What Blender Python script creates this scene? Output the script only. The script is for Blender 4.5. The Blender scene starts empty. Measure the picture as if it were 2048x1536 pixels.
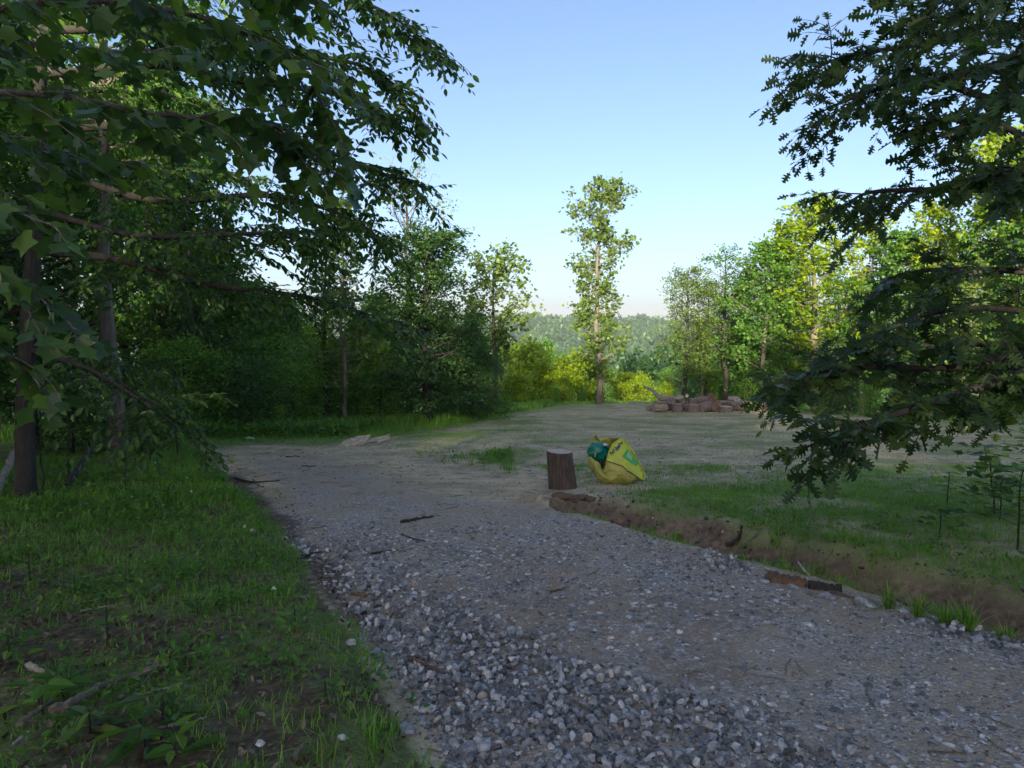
import bpy, bmesh, math, random
import numpy as np
from mathutils import Vector, Matrix
from mathutils.bvhtree import BVHTree

R = math.radians
S = bpy.context.scene
COL = S.collection
rng = np.random.default_rng(7)
random.seed(7)

# ------------------------------------------------------------------ camera
PITCH = 4.35
CAMZ = 1.6
cd = bpy.data.cameras.new('camera'); cam = bpy.data.objects.new('camera', cd); COL.objects.link(cam)
cam.location = (0, 0, CAMZ); cam.rotation_euler = (R(90 - PITCH), 0, 0)
cd.sensor_width = 36; cd.lens = 24.0; cd.clip_start = 0.05; cd.clip_end = 30000
S.camera = cam

# ------------------------------------------------------------------ sky, sun, exposure
SUN_EL, SUN_AZ = 13.0, 192.0          # azimuth clockwise from +Y: low behind the viewer
w = bpy.data.worlds.new('World'); S.world = w; w.use_nodes = True
nt = w.node_tree; bg = nt.nodes['Background']
sk = nt.nodes.new('ShaderNodeTexSky'); sk.sky_type = 'NISHITA'; sk.sun_disc = False
sk.sun_elevation = R(SUN_EL); sk.sun_rotation = R(SUN_AZ)
sk.altitude = 600; sk.air_density = 0.8; sk.dust_density = 4.5; sk.ozone_density = 3.0
wb = nt.nodes.new('ShaderNodeMix'); wb.data_type = 'RGBA'; wb.blend_type = 'MULTIPLY'; wb.inputs[0].default_value = 1; wb.inputs[7].default_value = (1.05, .925, .865, 1)   # camera white balance
nt.links.new(sk.outputs[0], wb.inputs[6]); nt.links.new(wb.outputs[2], bg.inputs[0]); bg.inputs[1].default_value = 0.15
sl = bpy.data.lights.new('sun', 'SUN'); so = bpy.data.objects.new('sun', sl); COL.objects.link(so)
sl.energy = 5.0; sl.angle = R(0.6); sl.color = (1.0, 0.89, 0.64)
SD = Vector((math.sin(R(SUN_AZ)) * math.cos(R(SUN_EL)), math.cos(R(SUN_AZ)) * math.cos(R(SUN_EL)), math.sin(R(SUN_EL))))
so.rotation_euler = SD.to_track_quat('Z', 'Y').to_euler(); so.location = (-20, -30, 20)
S.view_settings.view_transform = 'Standard'; S.view_settings.look = 'None'
S.view_settings.gamma = 1.0; S.view_settings.exposure = 1.32
S.cycles.transparent_max_bounces = 4; S.cycles.max_bounces = 6; S.cycles.volume_bounces = 0
S.render.resolution_x = 1024; S.render.resolution_y = 768

# ------------------------------------------------------------------ photograph pixel (2048 x 1536) -> world
cp, sp_ = math.cos(R(PITCH)), math.sin(R(PITCH))
def ray(u, v):
    a = (u - 1024) / 1366.0; b = (768 - v) / 1366.0
    return np.array([a, cp + b * sp_, -sp_ + b * cp])
def P(u, v, d):
    return np.array([0, 0, CAMZ]) + ray(u, v) * d
def plane(u, v):                       # on the plain slope of the clearing
    r = ray(u, v); t = CAMZ / -(r[2] + 0.063 * r[1]); return np.array([r[0] * t, r[1] * t])

# ------------------------------------------------------------------ noise
def vnoise(x, y, scale, seed=0):
    x = np.asarray(x, float) / scale; y = np.asarray(y, float) / scale
    xi = np.floor(x).astype(np.int64); yi = np.floor(y).astype(np.int64); fx = x - xi; fy = y - yi
    fx = fx * fx * (3 - 2 * fx); fy = fy * fy * (3 - 2 * fy)
    def h(a, b):
        n = (a * 374761393 + b * 668265263 + seed * 974634777) & 0x7fffffff
        n = ((n ^ (n >> 13)) * 1274126177) & 0x7fffffff
        return ((n ^ (n >> 16)) & 0xffff) / 65535.0
    return (h(xi, yi) * (1 - fx) + h(xi + 1, yi) * fx) * (1 - fy) + (h(xi, yi + 1) * (1 - fx) + h(xi + 1, yi + 1) * fx) * fy
def fbm(x, y, scale, seed=0, o=4):
    a = 0; amp = 1; t = 0
    for i in range(o):
        a = a + amp * vnoise(x, y, scale / 2 ** i, seed + i * 17); t += amp; amp *= 0.5
    return a / t
def sst(a, b, x):
    t = np.clip((x - a) / (b - a), 0, 1); return t * t * (3 - 2 * t)

# ------------------------------------------------------------------ terrain
EDGE = [plane(*q) for q in [(240, 872), (400, 862), (560, 858), (700, 856), (850, 846), (930, 836), (1000, 826), (1080, 812), (1200, 805), (1400, 806), (1600, 820), (1800, 836), (2048, 848)]]
EX = np.array([e[0] for e in EDGE]); EY = np.array([e[1] for e in EDGE])
def line(pts): return np.array([plane(*q) for q in pts])
LL = line([(860, 1536), (800, 1420), (700, 1260), (600, 1120), (520, 1030), (440, 950), (400, 905), (385, 888)])
LL = np.vstack([[LL[0] + (LL[0] - LL[1]) * 12], LL, [[LL[-1][0] - 6, LL[-1][1] + 3.0]]])
RL = line([(2300, 1400), (2048, 1295), (1800, 1215), (1650, 1170), (1500, 1128), (1380, 1096), (1250, 1062), (1150, 1030)])
RL = np.vstack([[RL[0] + (RL[0] - RL[1]) * 3], RL])
def sdist(x, y, L):
    """signed distance to a polyline (positive to the right of its direction)"""
    x = np.asarray(x, float); y = np.asarray(y, float)
    best = np.full(x.shape, 1e9); sg = np.ones(x.shape)
    for i in range(len(L) - 1):
        a, b = L[i], L[i + 1]; d = b - a; l2 = (d * d).sum()
        t = np.clip(((x - a[0]) * d[0] + (y - a[1]) * d[1]) / l2, 0, 1)
        dx = x - a[0] - t * d[0]; dy = y - a[1] - t * d[1]; q = np.hypot(dx, dy)
        s = np.sign(d[1] * (x - a[0]) - d[0] * (y - a[1]))
        m = q < best; best = np.where(m, q, best); sg = np.where(m, s, sg)
    return best * np.where(sg == 0, 1, sg)
SUNH = np.array([math.sin(R(SUN_AZ)), math.cos(R(SUN_AZ))])
def ZG(x, y, fine=True):
    x = np.asarray(x, float); y = np.asarray(y, float)
    ye = np.interp(x, EX, EY)
    b = np.maximum(y - ye, 0)
    s = np.interp(x, [-30, -8, 0, 8, 14, 40], [.20, .24, .34, .34, .13, .10])
    z = -0.063 * np.clip(y, -300, None) * (y > -10) + 0.63 * (y <= -10)
    z = np.where(y > ye, -0.063 * ye - 0.063 * b * 0.6 - s * (np.sqrt(b * b + 9) - 3), z)
    z = np.maximum(z, -62 + 3 * vnoise(x, y, 60, 5))
    # wooded hills across the valley
    crest = 0 + 7 * (fbm(x, 0 * x, 330, 3, 3) - .5) * 2 - 4 * sst(60, 400, x) * 0
    spur = fbm(x, y * .35, 170, 9, 3)
    hill = -62 + (62 + crest) * sst(230, 900, y - 130 * (spur - .5)) + 42 * (spur - .5) * sst(300, 500, y) * (1 - sst(760, 900, y))
    hill = hill - 45 * sst(1000, 1900, y)
    far = -60 + (94 + 34 * (fbm(x, 0 * x, 700, 21, 4) - .5)) * sst(1800, 2900, y)
    z = np.where(y > 150, np.maximum(np.maximum(z, hill), far), z)
    # unseen wooded rise behind the viewer, shaped to shade the clearing from the sun
    q = x * SUNH[0] + y * SUNH[1]
    pl = np.abs(x * SUNH[1] - y * SUNH[0])
    z = z + 17.0 * sst(14, 70, q) * (1 - .9 * sst(26, 60, pl))
    # ditch along the right edge of the drive and the bank above it
    dr = sdist(x, y, RL)
    fade = (1 - sst(8.6, 10.2, y)) * (y > 0) * sst(9.6, 8.2, y)
    wob = 0.07 * (vnoise(x, y, .5, 31) - .5)
    dd = dr + wob
    prof = -0.17 * sst(.10, .36, dd) + 0.31 * sst(.42, .80, dd) - .10 * sst(1.6, 5, dd)
    z = z + prof * fade * np.interp(y, [2, 5, 9], [1.25, 1.0, .55]) * (dr > 0)
    # shoulder and rut of the drive
    dl = sdist(x, y, LL)
    z = z + (y < 20) * (y > -5) * (0.05 * sst(.05, -.35, dl) - .03 * np.exp(-((dl - .15) / .2) ** 2))
    near = np.exp(-(np.hypot(x, y - 5) / 45) ** 2)
    z = z + near * 0.09 * (fbm(x, y, 2.4, 40, 3) - .5)
    if fine:
        n2 = np.exp(-(np.hypot(x, y - 5) / 14) ** 2)
        z = z + n2 * 0.035 * (fbm(x, y, .3, 60, 3) - .5)
        z = z + n2 * (dr > .15) * (dr < 1.1) * (fade > .1) * 0.10 * (fbm(x, y, .16, 77, 3) - .5)
    return z
def gz(x, y): return float(ZG(np.array([x]), np.array([y]))[0])
TT = np.concatenate([np.linspace(1.5, 12, 1500), np.linspace(12, 70, 1500)[1:]])
def gp(u, v):
    """the point of the ground under a photograph pixel"""
    r = ray(u, v); x = r[0] * TT; y = r[1] * TT; z = CAMZ + r[2] * TT
    k = np.argmax(z < ZG(x, y))
    if not (z < ZG(x, y)).any(): k = len(TT) - 1
    return np.array([x[k], y[k], gz(x[k], y[k])])

# ------------------------------------------------------------------ surface zones
def zones(x, y):
    dl = sdist(x, y, LL); dr = sdist(x, y, RL); ye = np.interp(x, EX, EY)
    n = fbm(x, y, .8, 101, 4); nb = fbm(x, y, 3.0, 111, 4); ns = fbm(x, y * 2.2, 1.6, 131, 4)
    left = sst(.06, -.12, dl + .35 * (n - .5)) * (y < 21)
    left = left * (.30 + .70 * sst(.36, .58, fbm(x, y, .55, 171, 3) + .16 * sst(1.6, .0, -dl) - .17 * sst(5.2, 2.5, y)))
    yb = np.interp(x, [-12, -8, -3.7, -2.4, -.4, 1.5, 4], [13.5, 14.6, 15.4, 18.6, 24, 30, 36])
    leftfar = sst(-.3, .8, y - yb + 1.6 * (n - .5) + 1.0 * (nb - .5)) * (x < 4) * (y > 10)
    rightg = sst(.6, .9, dr + .5 * (n - .5)) * (1 - sst(9.4, 11.4, y - .05 * np.clip(x - 2, 0, 8) + 2.2 * (n - .5))) * sst(1.2, 2.2, x + .3 * (9 - y)) * (x > 0) * (y > 0)
    rightg = np.maximum(rightg, sst(.6, .9, dr + .5 * (n - .5)) * sst(7.5, 6.2, y) * (y > 0))
    rightg = rightg * (.5 + .5 * sst(.36, .55, n))
    strip = sst(.02, .1, dr) * sst(.34, .2, dr) * sst(.42, .55, fbm(x, y, .4, 141, 3)) * (y < 9.5) * (y > 0)
    cw = np.interp(x, [-4, 2], [2.6, 9.5])
    crest = sst(1, .15, (ye - y) / cw + .9 * (ns - .5)) * (.55 + .4 * sst(.4, .6, nb))
    mot = (.42 + .5 * sst(.45, .60, ns)) * sst(8.5, 12, y) * (.4 + .6 * sst(.35, .6, n)) * sst(-.3, 1.6, x - .5 + .64 * (y - 9.5))
    beyond = sst(-1.0, 1.5, y - ye)
    grass = np.clip(np.maximum.reduce([left, leftfar, rightg, strip, crest, mot, beyond]), 0, 1)
    road = sst(-.02, .12, dl) * sst(.08, -.02, dr) * (y < 14)
    gravel = road * sst(9.6, 7.0, y + .5 * (nb - .5)) + .75 * sst(.3, .9, dl) * sst(3.2, 1.4, dl + .7 * (nb - .5)) * sst(6, 8, y) * sst(16, 11, y)
    gravel = np.clip(gravel, 0, 1)
    gravel = gravel * (1 - .8 * sst(.2, 0, dl + .2 * (n - .5)))
    clay = sst(.16, .28, dr) * sst(1.0, .6, dr + .4 * (n - .5)) * (1 - sst(9.2, 10.2, y)) * (y > -2)
    clay = np.clip(clay + .5 * sst(.5, .66, fbm(x, y * .6, 1.1, 151, 3)) * road * sst(8.5, 7, y), 0, 1)
    litter = sst(.45, .62, fbm(x, y, .7, 161, 4) + .12 * sst(5, 2.5, y)) * sst(.1, -.8, dl) + sst(-2.5, -5, dl) * .8
    litter = np.maximum(litter, .55 * sst(.38, .10, dl + .5 * (n - .5)) * sst(-.1, .05, dl) * sst(3.2, 5, y) * sst(17, 13, y) * (y > 0))
    litter = np.clip(np.maximum(litter, .8 * sst(.02, -.1, dl)) * (y < 22), 0, 1)
    return grass, gravel, clay, litter
# ------------------------------------------------------------------ materials
MAT = {}
def mat(name):
    m = bpy.data.materials.new(name); m.use_nodes = True; MAT[name] = m
    t = m.node_tree; b = t.nodes['Principled BSDF']; return m, t, b
def node(t, ty, **k):
    n = t.nodes.new(ty)
    for a, v in k.items():
        if a.startswith('i_'): n.inputs[a[2:].replace('_', ' ')].default_value = v
        else: setattr(n, a, v)
    return n
def ramp(t, src, stops, interp='LINEAR'):
    n = t.nodes.new('ShaderNodeValToRGB'); e = n.color_ramp.elements; n.color_ramp.interpolation = interp
    while len(e) < len(stops): e.new(.5)
    for q, (p, c) in zip(e, stops):
        q.position = p; q.color = (c[0], c[1], c[2], 1)
    t.links.new(src, n.inputs[0]); return n.outputs[0]
def mix(t, f, a, b, ty='MIX'):
    n = t.nodes.new('ShaderNodeMix'); n.data_type = 'RGBA'; n.blend_type = ty
    for s, i in ((f, 0), (a, 6), (b, 7)):
        if isinstance(s, (int, float)): n.inputs[i].default_value = s
        elif isinstance(s, tuple): n.inputs[i].default_value = (s[0], s[1], s[2], 1)
        else: t.links.new(s, n.inputs[i])
    return n.outputs[2]
def math_(t, op, a, b=None, clamp=False):
    n = t.nodes.new('ShaderNodeMath'); n.operation = op; n.use_clamp = clamp
    for i, s in enumerate((a, b)):
        if s is None: continue
        if isinstance(s, (int, float)): n.inputs[i].default_value = s
        else: t.links.new(s, n.inputs[i])
    return n.outputs[0]
def noise(t, co, scale, detail=4, rough=.6):
    n = node(t, 'ShaderNodeTexNoise'); n.inputs['Scale'].default_value = scale; n.inputs['Detail'].default_value = detail; n.inputs['Roughness'].default_value = rough
    t.links.new(co, n.inputs['Vector']); return n.outputs['Fac']
def bump(t, b, h, strength=.5, dist=.02):
    n = node(t, 'ShaderNodeBump'); n.inputs['Strength'].default_value = strength; n.inputs['Distance'].default_value = dist
    t.links.new(h, n.inputs['Height']); t.links.new(n.outputs[0], b.inputs['Normal'])
def coords(t, which='Object', scale=None):
    o = node(t, 'ShaderNodeTexCoord').outputs[which]
    if scale:
        m = node(t, 'ShaderNodeMapping'); m.inputs['Scale'].default_value = scale; t.links.new(o, m.inputs['Vector']); return m.outputs[0]
    return o

def leaf_mat(name, stops, trans=.42, rough=.42, spec=.35, tcol=1.5):
    m, t, b = mat(name)
    at = node(t, 'ShaderNodeAttribute', attribute_name='rnd')
    c = ramp(t, at.outputs['Fac'], stops)
    t.links.new(c, b.inputs['Base Color']); b.inputs['Roughness'].default_value = rough
    b.inputs['Specular IOR Level'].default_value = spec
    tr = node(t, 'ShaderNodeBsdfTranslucent')
    c2 = mix(t, 1.0, c, (tcol * 1.0, tcol * 1.08, tcol * .55), 'MULTIPLY'); t.links.new(c2, tr.inputs[0])
    mx = node(t, 'ShaderNodeMixShader'); mx.inputs[0].default_value = trans
    t.links.new(b.outputs[0], mx.inputs[1]); t.links.new(tr.outputs[0], mx.inputs[2])
    t.links.new(mx.outputs[0], t.nodes['Material Output'].inputs['Surface']); return m
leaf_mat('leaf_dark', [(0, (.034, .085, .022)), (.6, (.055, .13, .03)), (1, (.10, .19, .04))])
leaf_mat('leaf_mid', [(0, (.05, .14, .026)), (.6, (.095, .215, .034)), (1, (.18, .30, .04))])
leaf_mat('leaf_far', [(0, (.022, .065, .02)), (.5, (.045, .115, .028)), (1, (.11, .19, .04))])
leaf_mat('leaf_fresh', [(0, (.065, .17, .028)), (.5, (.12, .27, .036)), (1, (.22, .37, .045))])  # leaf colour brightened to stand in for skylight missing on the bushes
leaf_mat('leaf_lime', [(0, (.12, .21, .012)), (.6, (.22, .31, .014)), (1, (.34, .39, .018))], trans=.45)  # yellow look of warm sunlight is put into this leaf colour
leaf_mat('leaf_olive', [(0, (.075, .13, .028)), (.6, (.12, .19, .032)), (1, (.19, .26, .045))], trans=.35)
leaf_mat('leaf_tulip', [(0, (0.043, 0.093, 0.038)), (.6, (0.069, 0.143, 0.038)), (1, (0.155, 0.255, 0.038))], rough=.35, spec=.5)
leaf_mat('leaf_oak', [(0, (0.026, 0.056, 0.019)), (.6, (0.043, 0.088, 0.025)), (1, (0.093, 0.144, 0.032))], rough=.38, spec=.45)
leaf_mat('leaf_cherry', [(0, (.030, .075, .018)), (.6, (.055, .125, .022)), (1, (.12, .22, .03))], rough=.35, spec=.5)
leaf_mat('leaf_rust', [(0, (.04, .09, .02)), (.6, (.08, .11, .02)), (1, (.20, .10, .03))])
leaf_mat('grass_blade', [(0, (.07, .17, .024)), (.6, (.14, .29, .036)), (.88, (.22, .36, .055)), (1, (.42, .36, .17))], trans=.3)
leaf_mat('dry_leaf', [(0, (.05, .032, .02)), (.6, (.12, .08, .05)), (1, (.26, .20, .14))], trans=.1, tcol=1)
leaf_mat('petal', [(0, (.6, .6, .55)), (1, (.75, .75, .7))], trans=.2, tcol=1)

def bark(name, c0, c1, sc=(14, 14, 2.2), st=.8):
    m, t, b = mat(name); co = coords(t, 'Object', sc)
    n = noise(t, co, 1.6, 6, .65); n2 = noise(t, coords(t), 1.3, 3)
    f = math_(t, 'ADD', math_(t, 'MULTIPLY', n, .8), math_(t, 'MULTIPLY', n2, .3))
    t.links.new(ramp(t, f, [(.35, c0), (.7, c1)]), b.inputs['Base Color']); b.inputs['Roughness'].default_value = .9
    bump(t, b, n, st, .03); return m
bark('bark_dark', (.016, .014, .012), (.052, .045, .038))
bark('bark_grey', (.07, .06, .05), (.22, .19, .16))
bark('bark_tan', (.10, .08, .06), (.30, .24, .18))
bark('bark_log', (.045, .036, .03), (.22, .18, .145), (9, 9, 9))
bark('bark_stump', (.014, .011, .009), (.15, .11, .088), (17, 17, 2.6), 1.0)
bark('wood_weathered', (.09, .08, .075), (.29, .265, .245), (5, 5, 5))
bark('wood_rotten', (.045, .026, .016), (.19, .115, .07), (9, 2, 9), 1.0)
bark('stick_bark', (.06, .048, .036), (.27, .225, .17), (12, 12, 12))
bark('stick_pale', (.13, .115, .09), (.42, .37, .29), (12, 12, 12))
m, t, b = mat('wood_cut'); co = coords(t)
wv = node(t, 'ShaderNodeTexWave', wave_type='RINGS', rings_direction='Z'); wv.inputs['Scale'].default_value = 11; wv.inputs['Distortion'].default_value = 1.6; wv.inputs['Detail'].default_value = 2
t.links.new(co, wv.inputs['Vector'])
c = ramp(t, wv.outputs['Fac'], [(0, (.25, .19, .14)), (1, (.40, .32, .25))]); c = mix(t, math_(t, 'MULTIPLY', noise(t, co, 7), .8), c, (.22, .16, .12))
t.links.new(c, b.inputs['Base Color']); b.inputs['Roughness'].default_value = .8
m, t, b = mat('wood_cut_pale'); wv = node(t, 'ShaderNodeTexWave', wave_type='RINGS', rings_direction='Z'); co = coords(t); wv.inputs['Scale'].default_value = 14; wv.inputs['Distortion'].default_value = 1.5
t.links.new(co, wv.inputs['Vector'])
c = ramp(t, wv.outputs['Fac'], [(0, (.40, .32, .25)), (1, (.62, .53, .42))]); c = mix(t, math_(t, 'MULTIPLY', noise(t, co, 9), .5), c, (.42, .33, .27))
t.links.new(c, b.inputs['Base Color']); b.inputs['Roughness'].default_value = .8
m, t, b = mat('wood_heart'); t.links.new(ramp(t, noise(t, coords(t), 12), [(.3, (.06, .03, .02)), (.7, (.20, .11, .07))]), b.inputs['Base Color'])

def stone(name, stops, sc=9):
    m, t, b = mat(name); at = node(t, 'ShaderNodeAttribute', attribute_name='rnd')
    c = ramp(t, at.outputs['Fac'], stops); n = noise(t, coords(t), sc * 6, 5)
    c = mix(t, 1.0, c, ramp(t, n, [(.3, (.55, .55, .55)), (.7, (1.35, 1.35, 1.35))]), 'MULTIPLY')
    t.links.new(c, b.inputs['Base Color']); b.inputs['Roughness'].default_value = .75; bump(t, b, n, .4, .006)
stone('gravel_stone', [(0, (.075, .08, .085)), (.35, (.18, .19, .20)), (.7, (.32, .335, .35)), (.9, (.50, .51, .51)), (.95, (.62, .61, .58)), (1, (.34, .26, .19))])
stone('flagstone', [(0, (.50, .41, .28)), (1, (.56, .46, .32))], 2)
stone('pale_stone', [(0, (.45, .44, .42)), (1, (.7, .68, .64))], 4)

m, t, b = mat('ground')
z = node(t, 'ShaderNodeAttribute', attribute_name='zone'); sc = node(t, 'ShaderNodeSeparateColor'); t.links.new(z.outputs['Color'], sc.inputs[0])
co = coords(t); nA = noise(t, co, 1.7, 8, .65); nB = noise(t, co, 14, 5, .7); nC = noise(t, co, 60, 3, .7); nD = noise(t, coords(t, 'Object', (.6, 3.2, 1)), 2.2, 6, .7)
soil = ramp(t, math_(t, 'ADD', math_(t, 'MULTIPLY', nD, .55), math_(t, 'MULTIPLY', nB, .45)), [(.34, (.31, .245, .15)), (.5, (.53, .45, .285)), (.68, (.70, .61, .42))])
soil = mix(t, ramp(t, nA, [(.42, (0, 0, 0)), (.6, (.55, .55, .55))]), soil, (.26, .20, .14))
soil = mix(t, 1.0, soil, ramp(t, nC, [(.3, (.6, .6, .6)), (.7, (1.3, 1.3, 1.3))]), 'MULTIPLY')
vo = node(t, 'ShaderNodeTexVoronoi'); vo.inputs['Scale'].default_value = 55; t.links.new(co, vo.inputs['Vector'])
vs = node(t, 'ShaderNodeSeparateColor'); t.links.new(vo.outputs['Color'], vs.inputs[0])
chips = ramp(t, vs.outputs[0], [(0, (.19, .18, .165)), (.5, (.34, .33, .31)), (.85, (.47, .46, .45)), (1, (.62, .61, .60))])
chips = mix(t, ramp(t, math_(t, 'ADD', math_(t, 'MULTIPLY', nA, .6), math_(t, 'MULTIPLY', nB, .4)), [(.38, (0, 0, 0)), (.56, (.92, .92, .92))]), chips, (.36, .295, .215))
def msk(s, lo=.25, hi=.75):
    return math_(t, 'MULTIPLY', math_(t, 'SUBTRACT', math_(t, 'ADD', s, math_(t, 'MULTIPLY', math_(t, 'SUBTRACT', nB, .5), 1.1)), lo), 1 / (hi - lo), True)
c = mix(t, msk(sc.outputs[1]), soil, chips)
clay = ramp(t, math_(t, 'ADD', math_(t, 'MULTIPLY', nA, .5), math_(t, 'MULTIPLY', nB, .5)), [(.36, (.06, .045, .033)), (.50, (.17, .125, .088)), (.60, (.29, .21, .14)), (.70, (.44, .28, .15))])
c = mix(t, msk(sc.outputs[2], .35, .8), c, clay)
al = node(t, 'ShaderNodeAttribute', attribute_name='litter')
litc = ramp(t, nB, [(.3, (.04, .03, .021)), (.55, (.11, .08, .057)), (.75, (.24, .18, .13))])
c = mix(t, msk(al.outputs['Fac'], .2, .55), c, litc)
gr = ramp(t, math_(t, 'ADD', math_(t, 'MULTIPLY', nB, .5), math_(t, 'MULTIPLY', nC, .5)), [(.35, (.07, .12, .03)), (.55, (.16, .22, .065)), (.7, (.28, .31, .13))])
gm = math_(t, 'MULTIPLY', math_(t, 'ADD', math_(t, 'MULTIPLY', msk(sc.outputs[0], .2, .9), .55), math_(t, 'MULTIPLY', math_(t, 'SUBTRACT', nC, .35), math_(t, 'MULTIPLY', sc.outputs[0], 1.3))), .95, True)
c = mix(t, gm, c, gr)
t.links.new(c, b.inputs['Base Color']); b.inputs['Roughness'].default_value = .95; b.inputs['Specular IOR Level'].default_value = .2
vh = math_(t, 'MULTIPLY', math_(t, 'SUBTRACT', .5, vo.outputs['Distance']), sc.outputs[1])
h = math_(t, 'ADD', math_(t, 'ADD', math_(t, 'MULTIPLY', nB, .8), math_(t, 'MULTIPLY', nC, .35)), math_(t, 'MULTIPLY', vh, .9))
bump(t, b, h, .6, .025)

# ------------------------------------------------------------------ mesh accumulator
class Acc:
    def __init__(s): s.V = []; s.F = []; s.A = []; s.n = 0
    def add(s, V, faces, a=0.5):
        """V (k,3); faces list of (m,c) int arrays"""
        V = np.asarray(V, float).reshape(-1, 3)
        for f in faces: s.F.append(np.asarray(f, np.int64).reshape(-1, np.asarray(f).shape[-1]) + s.n)
        s.V.append(V); s.A.append(np.full(len(V), a) if np.isscalar(a) else np.asarray(a)); s.n += len(V)
    def scatter(s, tmpl, Pn, Rm, Sc, a):
        T, TF = tmpl; n = len(Pn)
        if n == 0: return
        Sc = np.asarray(Sc, float)
        if Sc.ndim == 1: Sc = Sc[:, None] * np.ones(3)
        V = np.einsum('nij,nkj->nki', Rm, T[None] * Sc[:, None, :]) + Pn[:, None, :]
        k = len(T); off = (np.arange(n) * k)[:, None]
        by = {}
        for f in TF: by.setdefault(len(f), []).append(f)
        F = [(np.array(fs)[None] + off[:, :, None]).reshape(-1, c) for c, fs in by.items()]
        s.add(V.reshape(-1, 3), F, np.repeat(a, k))
    def build(s, name, material, parent=None, smooth=False, origin=None):
        me = bpy.data.meshes.new(name); V = np.vstack(s.V) if s.V else np.zeros((0, 3))
        if origin is not None: V = V - np.asarray(origin)
        me.vertices.add(len(V)); me.vertices.foreach_set('co', V.ravel().astype(np.float32))
        tot = np.concatenate([np.full(len(f), f.shape[1]) for f in s.F]); li = np.concatenate([f.ravel() for f in s.F])
        me.loops.add(len(li)); me.loops.foreach_set('vertex_index', li.astype(np.int32))
        me.polygons.add(len(tot)); me.polygons.foreach_set('loop_start', np.concatenate([[0], np.cumsum(tot)[:-1]]).astype(np.int32))
        me.polygons.foreach_set('loop_total', tot.astype(np.int32))
        me.polygons.foreach_set('use_smooth', np.full(len(tot), smooth))
        at = me.attributes.new('rnd', 'FLOAT', 'POINT'); at.data.foreach_set('value', np.concatenate(s.A).astype(np.float32))
        me.update(calc_edges=True); me.validate()
        me.materials.append(MAT[material])
        o = bpy.data.objects.new(name, me); COL.objects.link(o)
        if origin is not None and parent is None: o.location = origin
        if parent: o.parent = parent
        return o
def tag(o, label=None, cat=None, group=None, kind=None):
    for k, v in (('label', label), ('category', cat), ('group', group), ('kind', kind)):
        if v: o[k] = v
    return o
def empty(name, loc, rz=0):
    o = bpy.data.objects.new(name, None); COL.objects.link(o); o.location = loc; o.rotation_euler = (0, 0, rz); o.empty_display_size = .2
    return o
def copy_tree(o, parent=None):
    c = o.copy(); COL.objects.link(c); c.parent = parent
    for ch in o.children: copy_tree(ch, c)
    return c
def norm(a): return a / (np.linalg.norm(a, axis=-1, keepdims=True) + 1e-9)
def frames(d, n):
    """rotation matrices whose Y is d and whose Z is near n"""
    d = norm(d); x = norm(np.cross(d, n)); z = np.cross(x, d); return np.stack([x, d, z], -1)
def tube(acc, pts, rad, k=6, a=.5, cap=True, wob=0.0):
    pts = np.asarray(pts, float); rad = np.broadcast_to(np.asarray(rad, float), (len(pts),))
    tg = np.gradient(pts, axis=0); tg = norm(tg)
    up = np.array([0, 0, 1.0]) if abs(tg[0][2]) < .8 else np.array([1.0, 0, 0])
    x = norm(np.cross(tg, up)); y = np.cross(tg, x)
    th = np.arange(k) * 2 * np.pi / k
    rr = rad[:, None] * (1 + wob * (rng.random((len(pts), k)) - .5))
    V = pts[:, None] + rr[..., None] * (np.cos(th)[None, :, None] * x[:, None] + np.sin(th)[None, :, None] * y[:, None])
    i = np.arange(len(pts) - 1)[:, None] * k; j = np.arange(k)[None]; j2 = (j + 1) % k
    F = np.stack([i + j, i + j2, i + k + j2, i + k + j], -1).reshape(-1, 4)
    fs = [F]
    if cap: fs.append(np.array([list(range(k))[::-1]])); fs.append(np.array([[(len(pts) - 1) * k + q for q in range(k)]]))
    acc.add(V.reshape(-1, 3), fs, a)
def curve(pts, n):
    """Catmull-Rom through control points"""
    p = np.asarray(pts, float); p = np.vstack([2 * p[0] - p[1], p, 2 * p[-1] - p[-2]]); out = []
    m = len(p) - 3; ts = np.linspace(0, m - 1e-6, n)
    for t_ in ts:
        i = int(t_); f = t_ - i; a, b_, c_, d_ = p[i:i + 4]
        out.append(.5 * ((2 * b_) + (c_ - a) * f + (2 * a - 5 * b_ + 4 * c_ - d_) * f * f + (3 * b_ - a - 3 * c_ + d_) * f ** 3))
    return np.array(out)

# leaf outlines: half outline mirrored about the midrib, folded a little
def leaf_tmpl(half, fold=.18, droop=.12, wx=1.0):
    L = [(0, 0)] + half + [(0, half[-1][1] if half[-1][0] == 0 else 1.0)] if half[-1][0] != 0 else [(0, 0)] + half
    n = len(L); V = []; 
    for x, y in L: V.append((x * wx, y, abs(x) * fold - droop * y * y))
    for x, y in L[1:-1]: V.append((-x * wx, y, abs(x) * fold - droop * y * y))
    r = list(range(n)); l = [0] + list(range(n, n + n - 2)) + [n - 1]
    return np.array(V), [r, l[::-1]]
T_DIAM = leaf_tmpl([(.34, .45), (0, 1)])
T_OVAL = leaf_tmpl([(.15, .13), (.25, .38), (.2, .7), (0, 1)])
T_LONG = leaf_tmpl([(.1, .15), (.15, .4), (.11, .72), (0, 1)], droop=.3)
T_TULIP = leaf_tmpl([(.14, -.05), (.36, .04), (.58, .28), (.42, .46), (.38, .6), (.52, .93), (.26, .86), (0, .80)], fold=.12)
T_OAK = leaf_tmpl([(.05, .14), (.20, .17), (.24, .25), (.10, .31), (.12, .36), (.36, .40), (.40, .50), (.15, .52), (.15, .58), (.38, .68), (.36, .77), (.14, .74), (.13, .80), (.24, .93), (.12, .97), (0, 1)])
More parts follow.
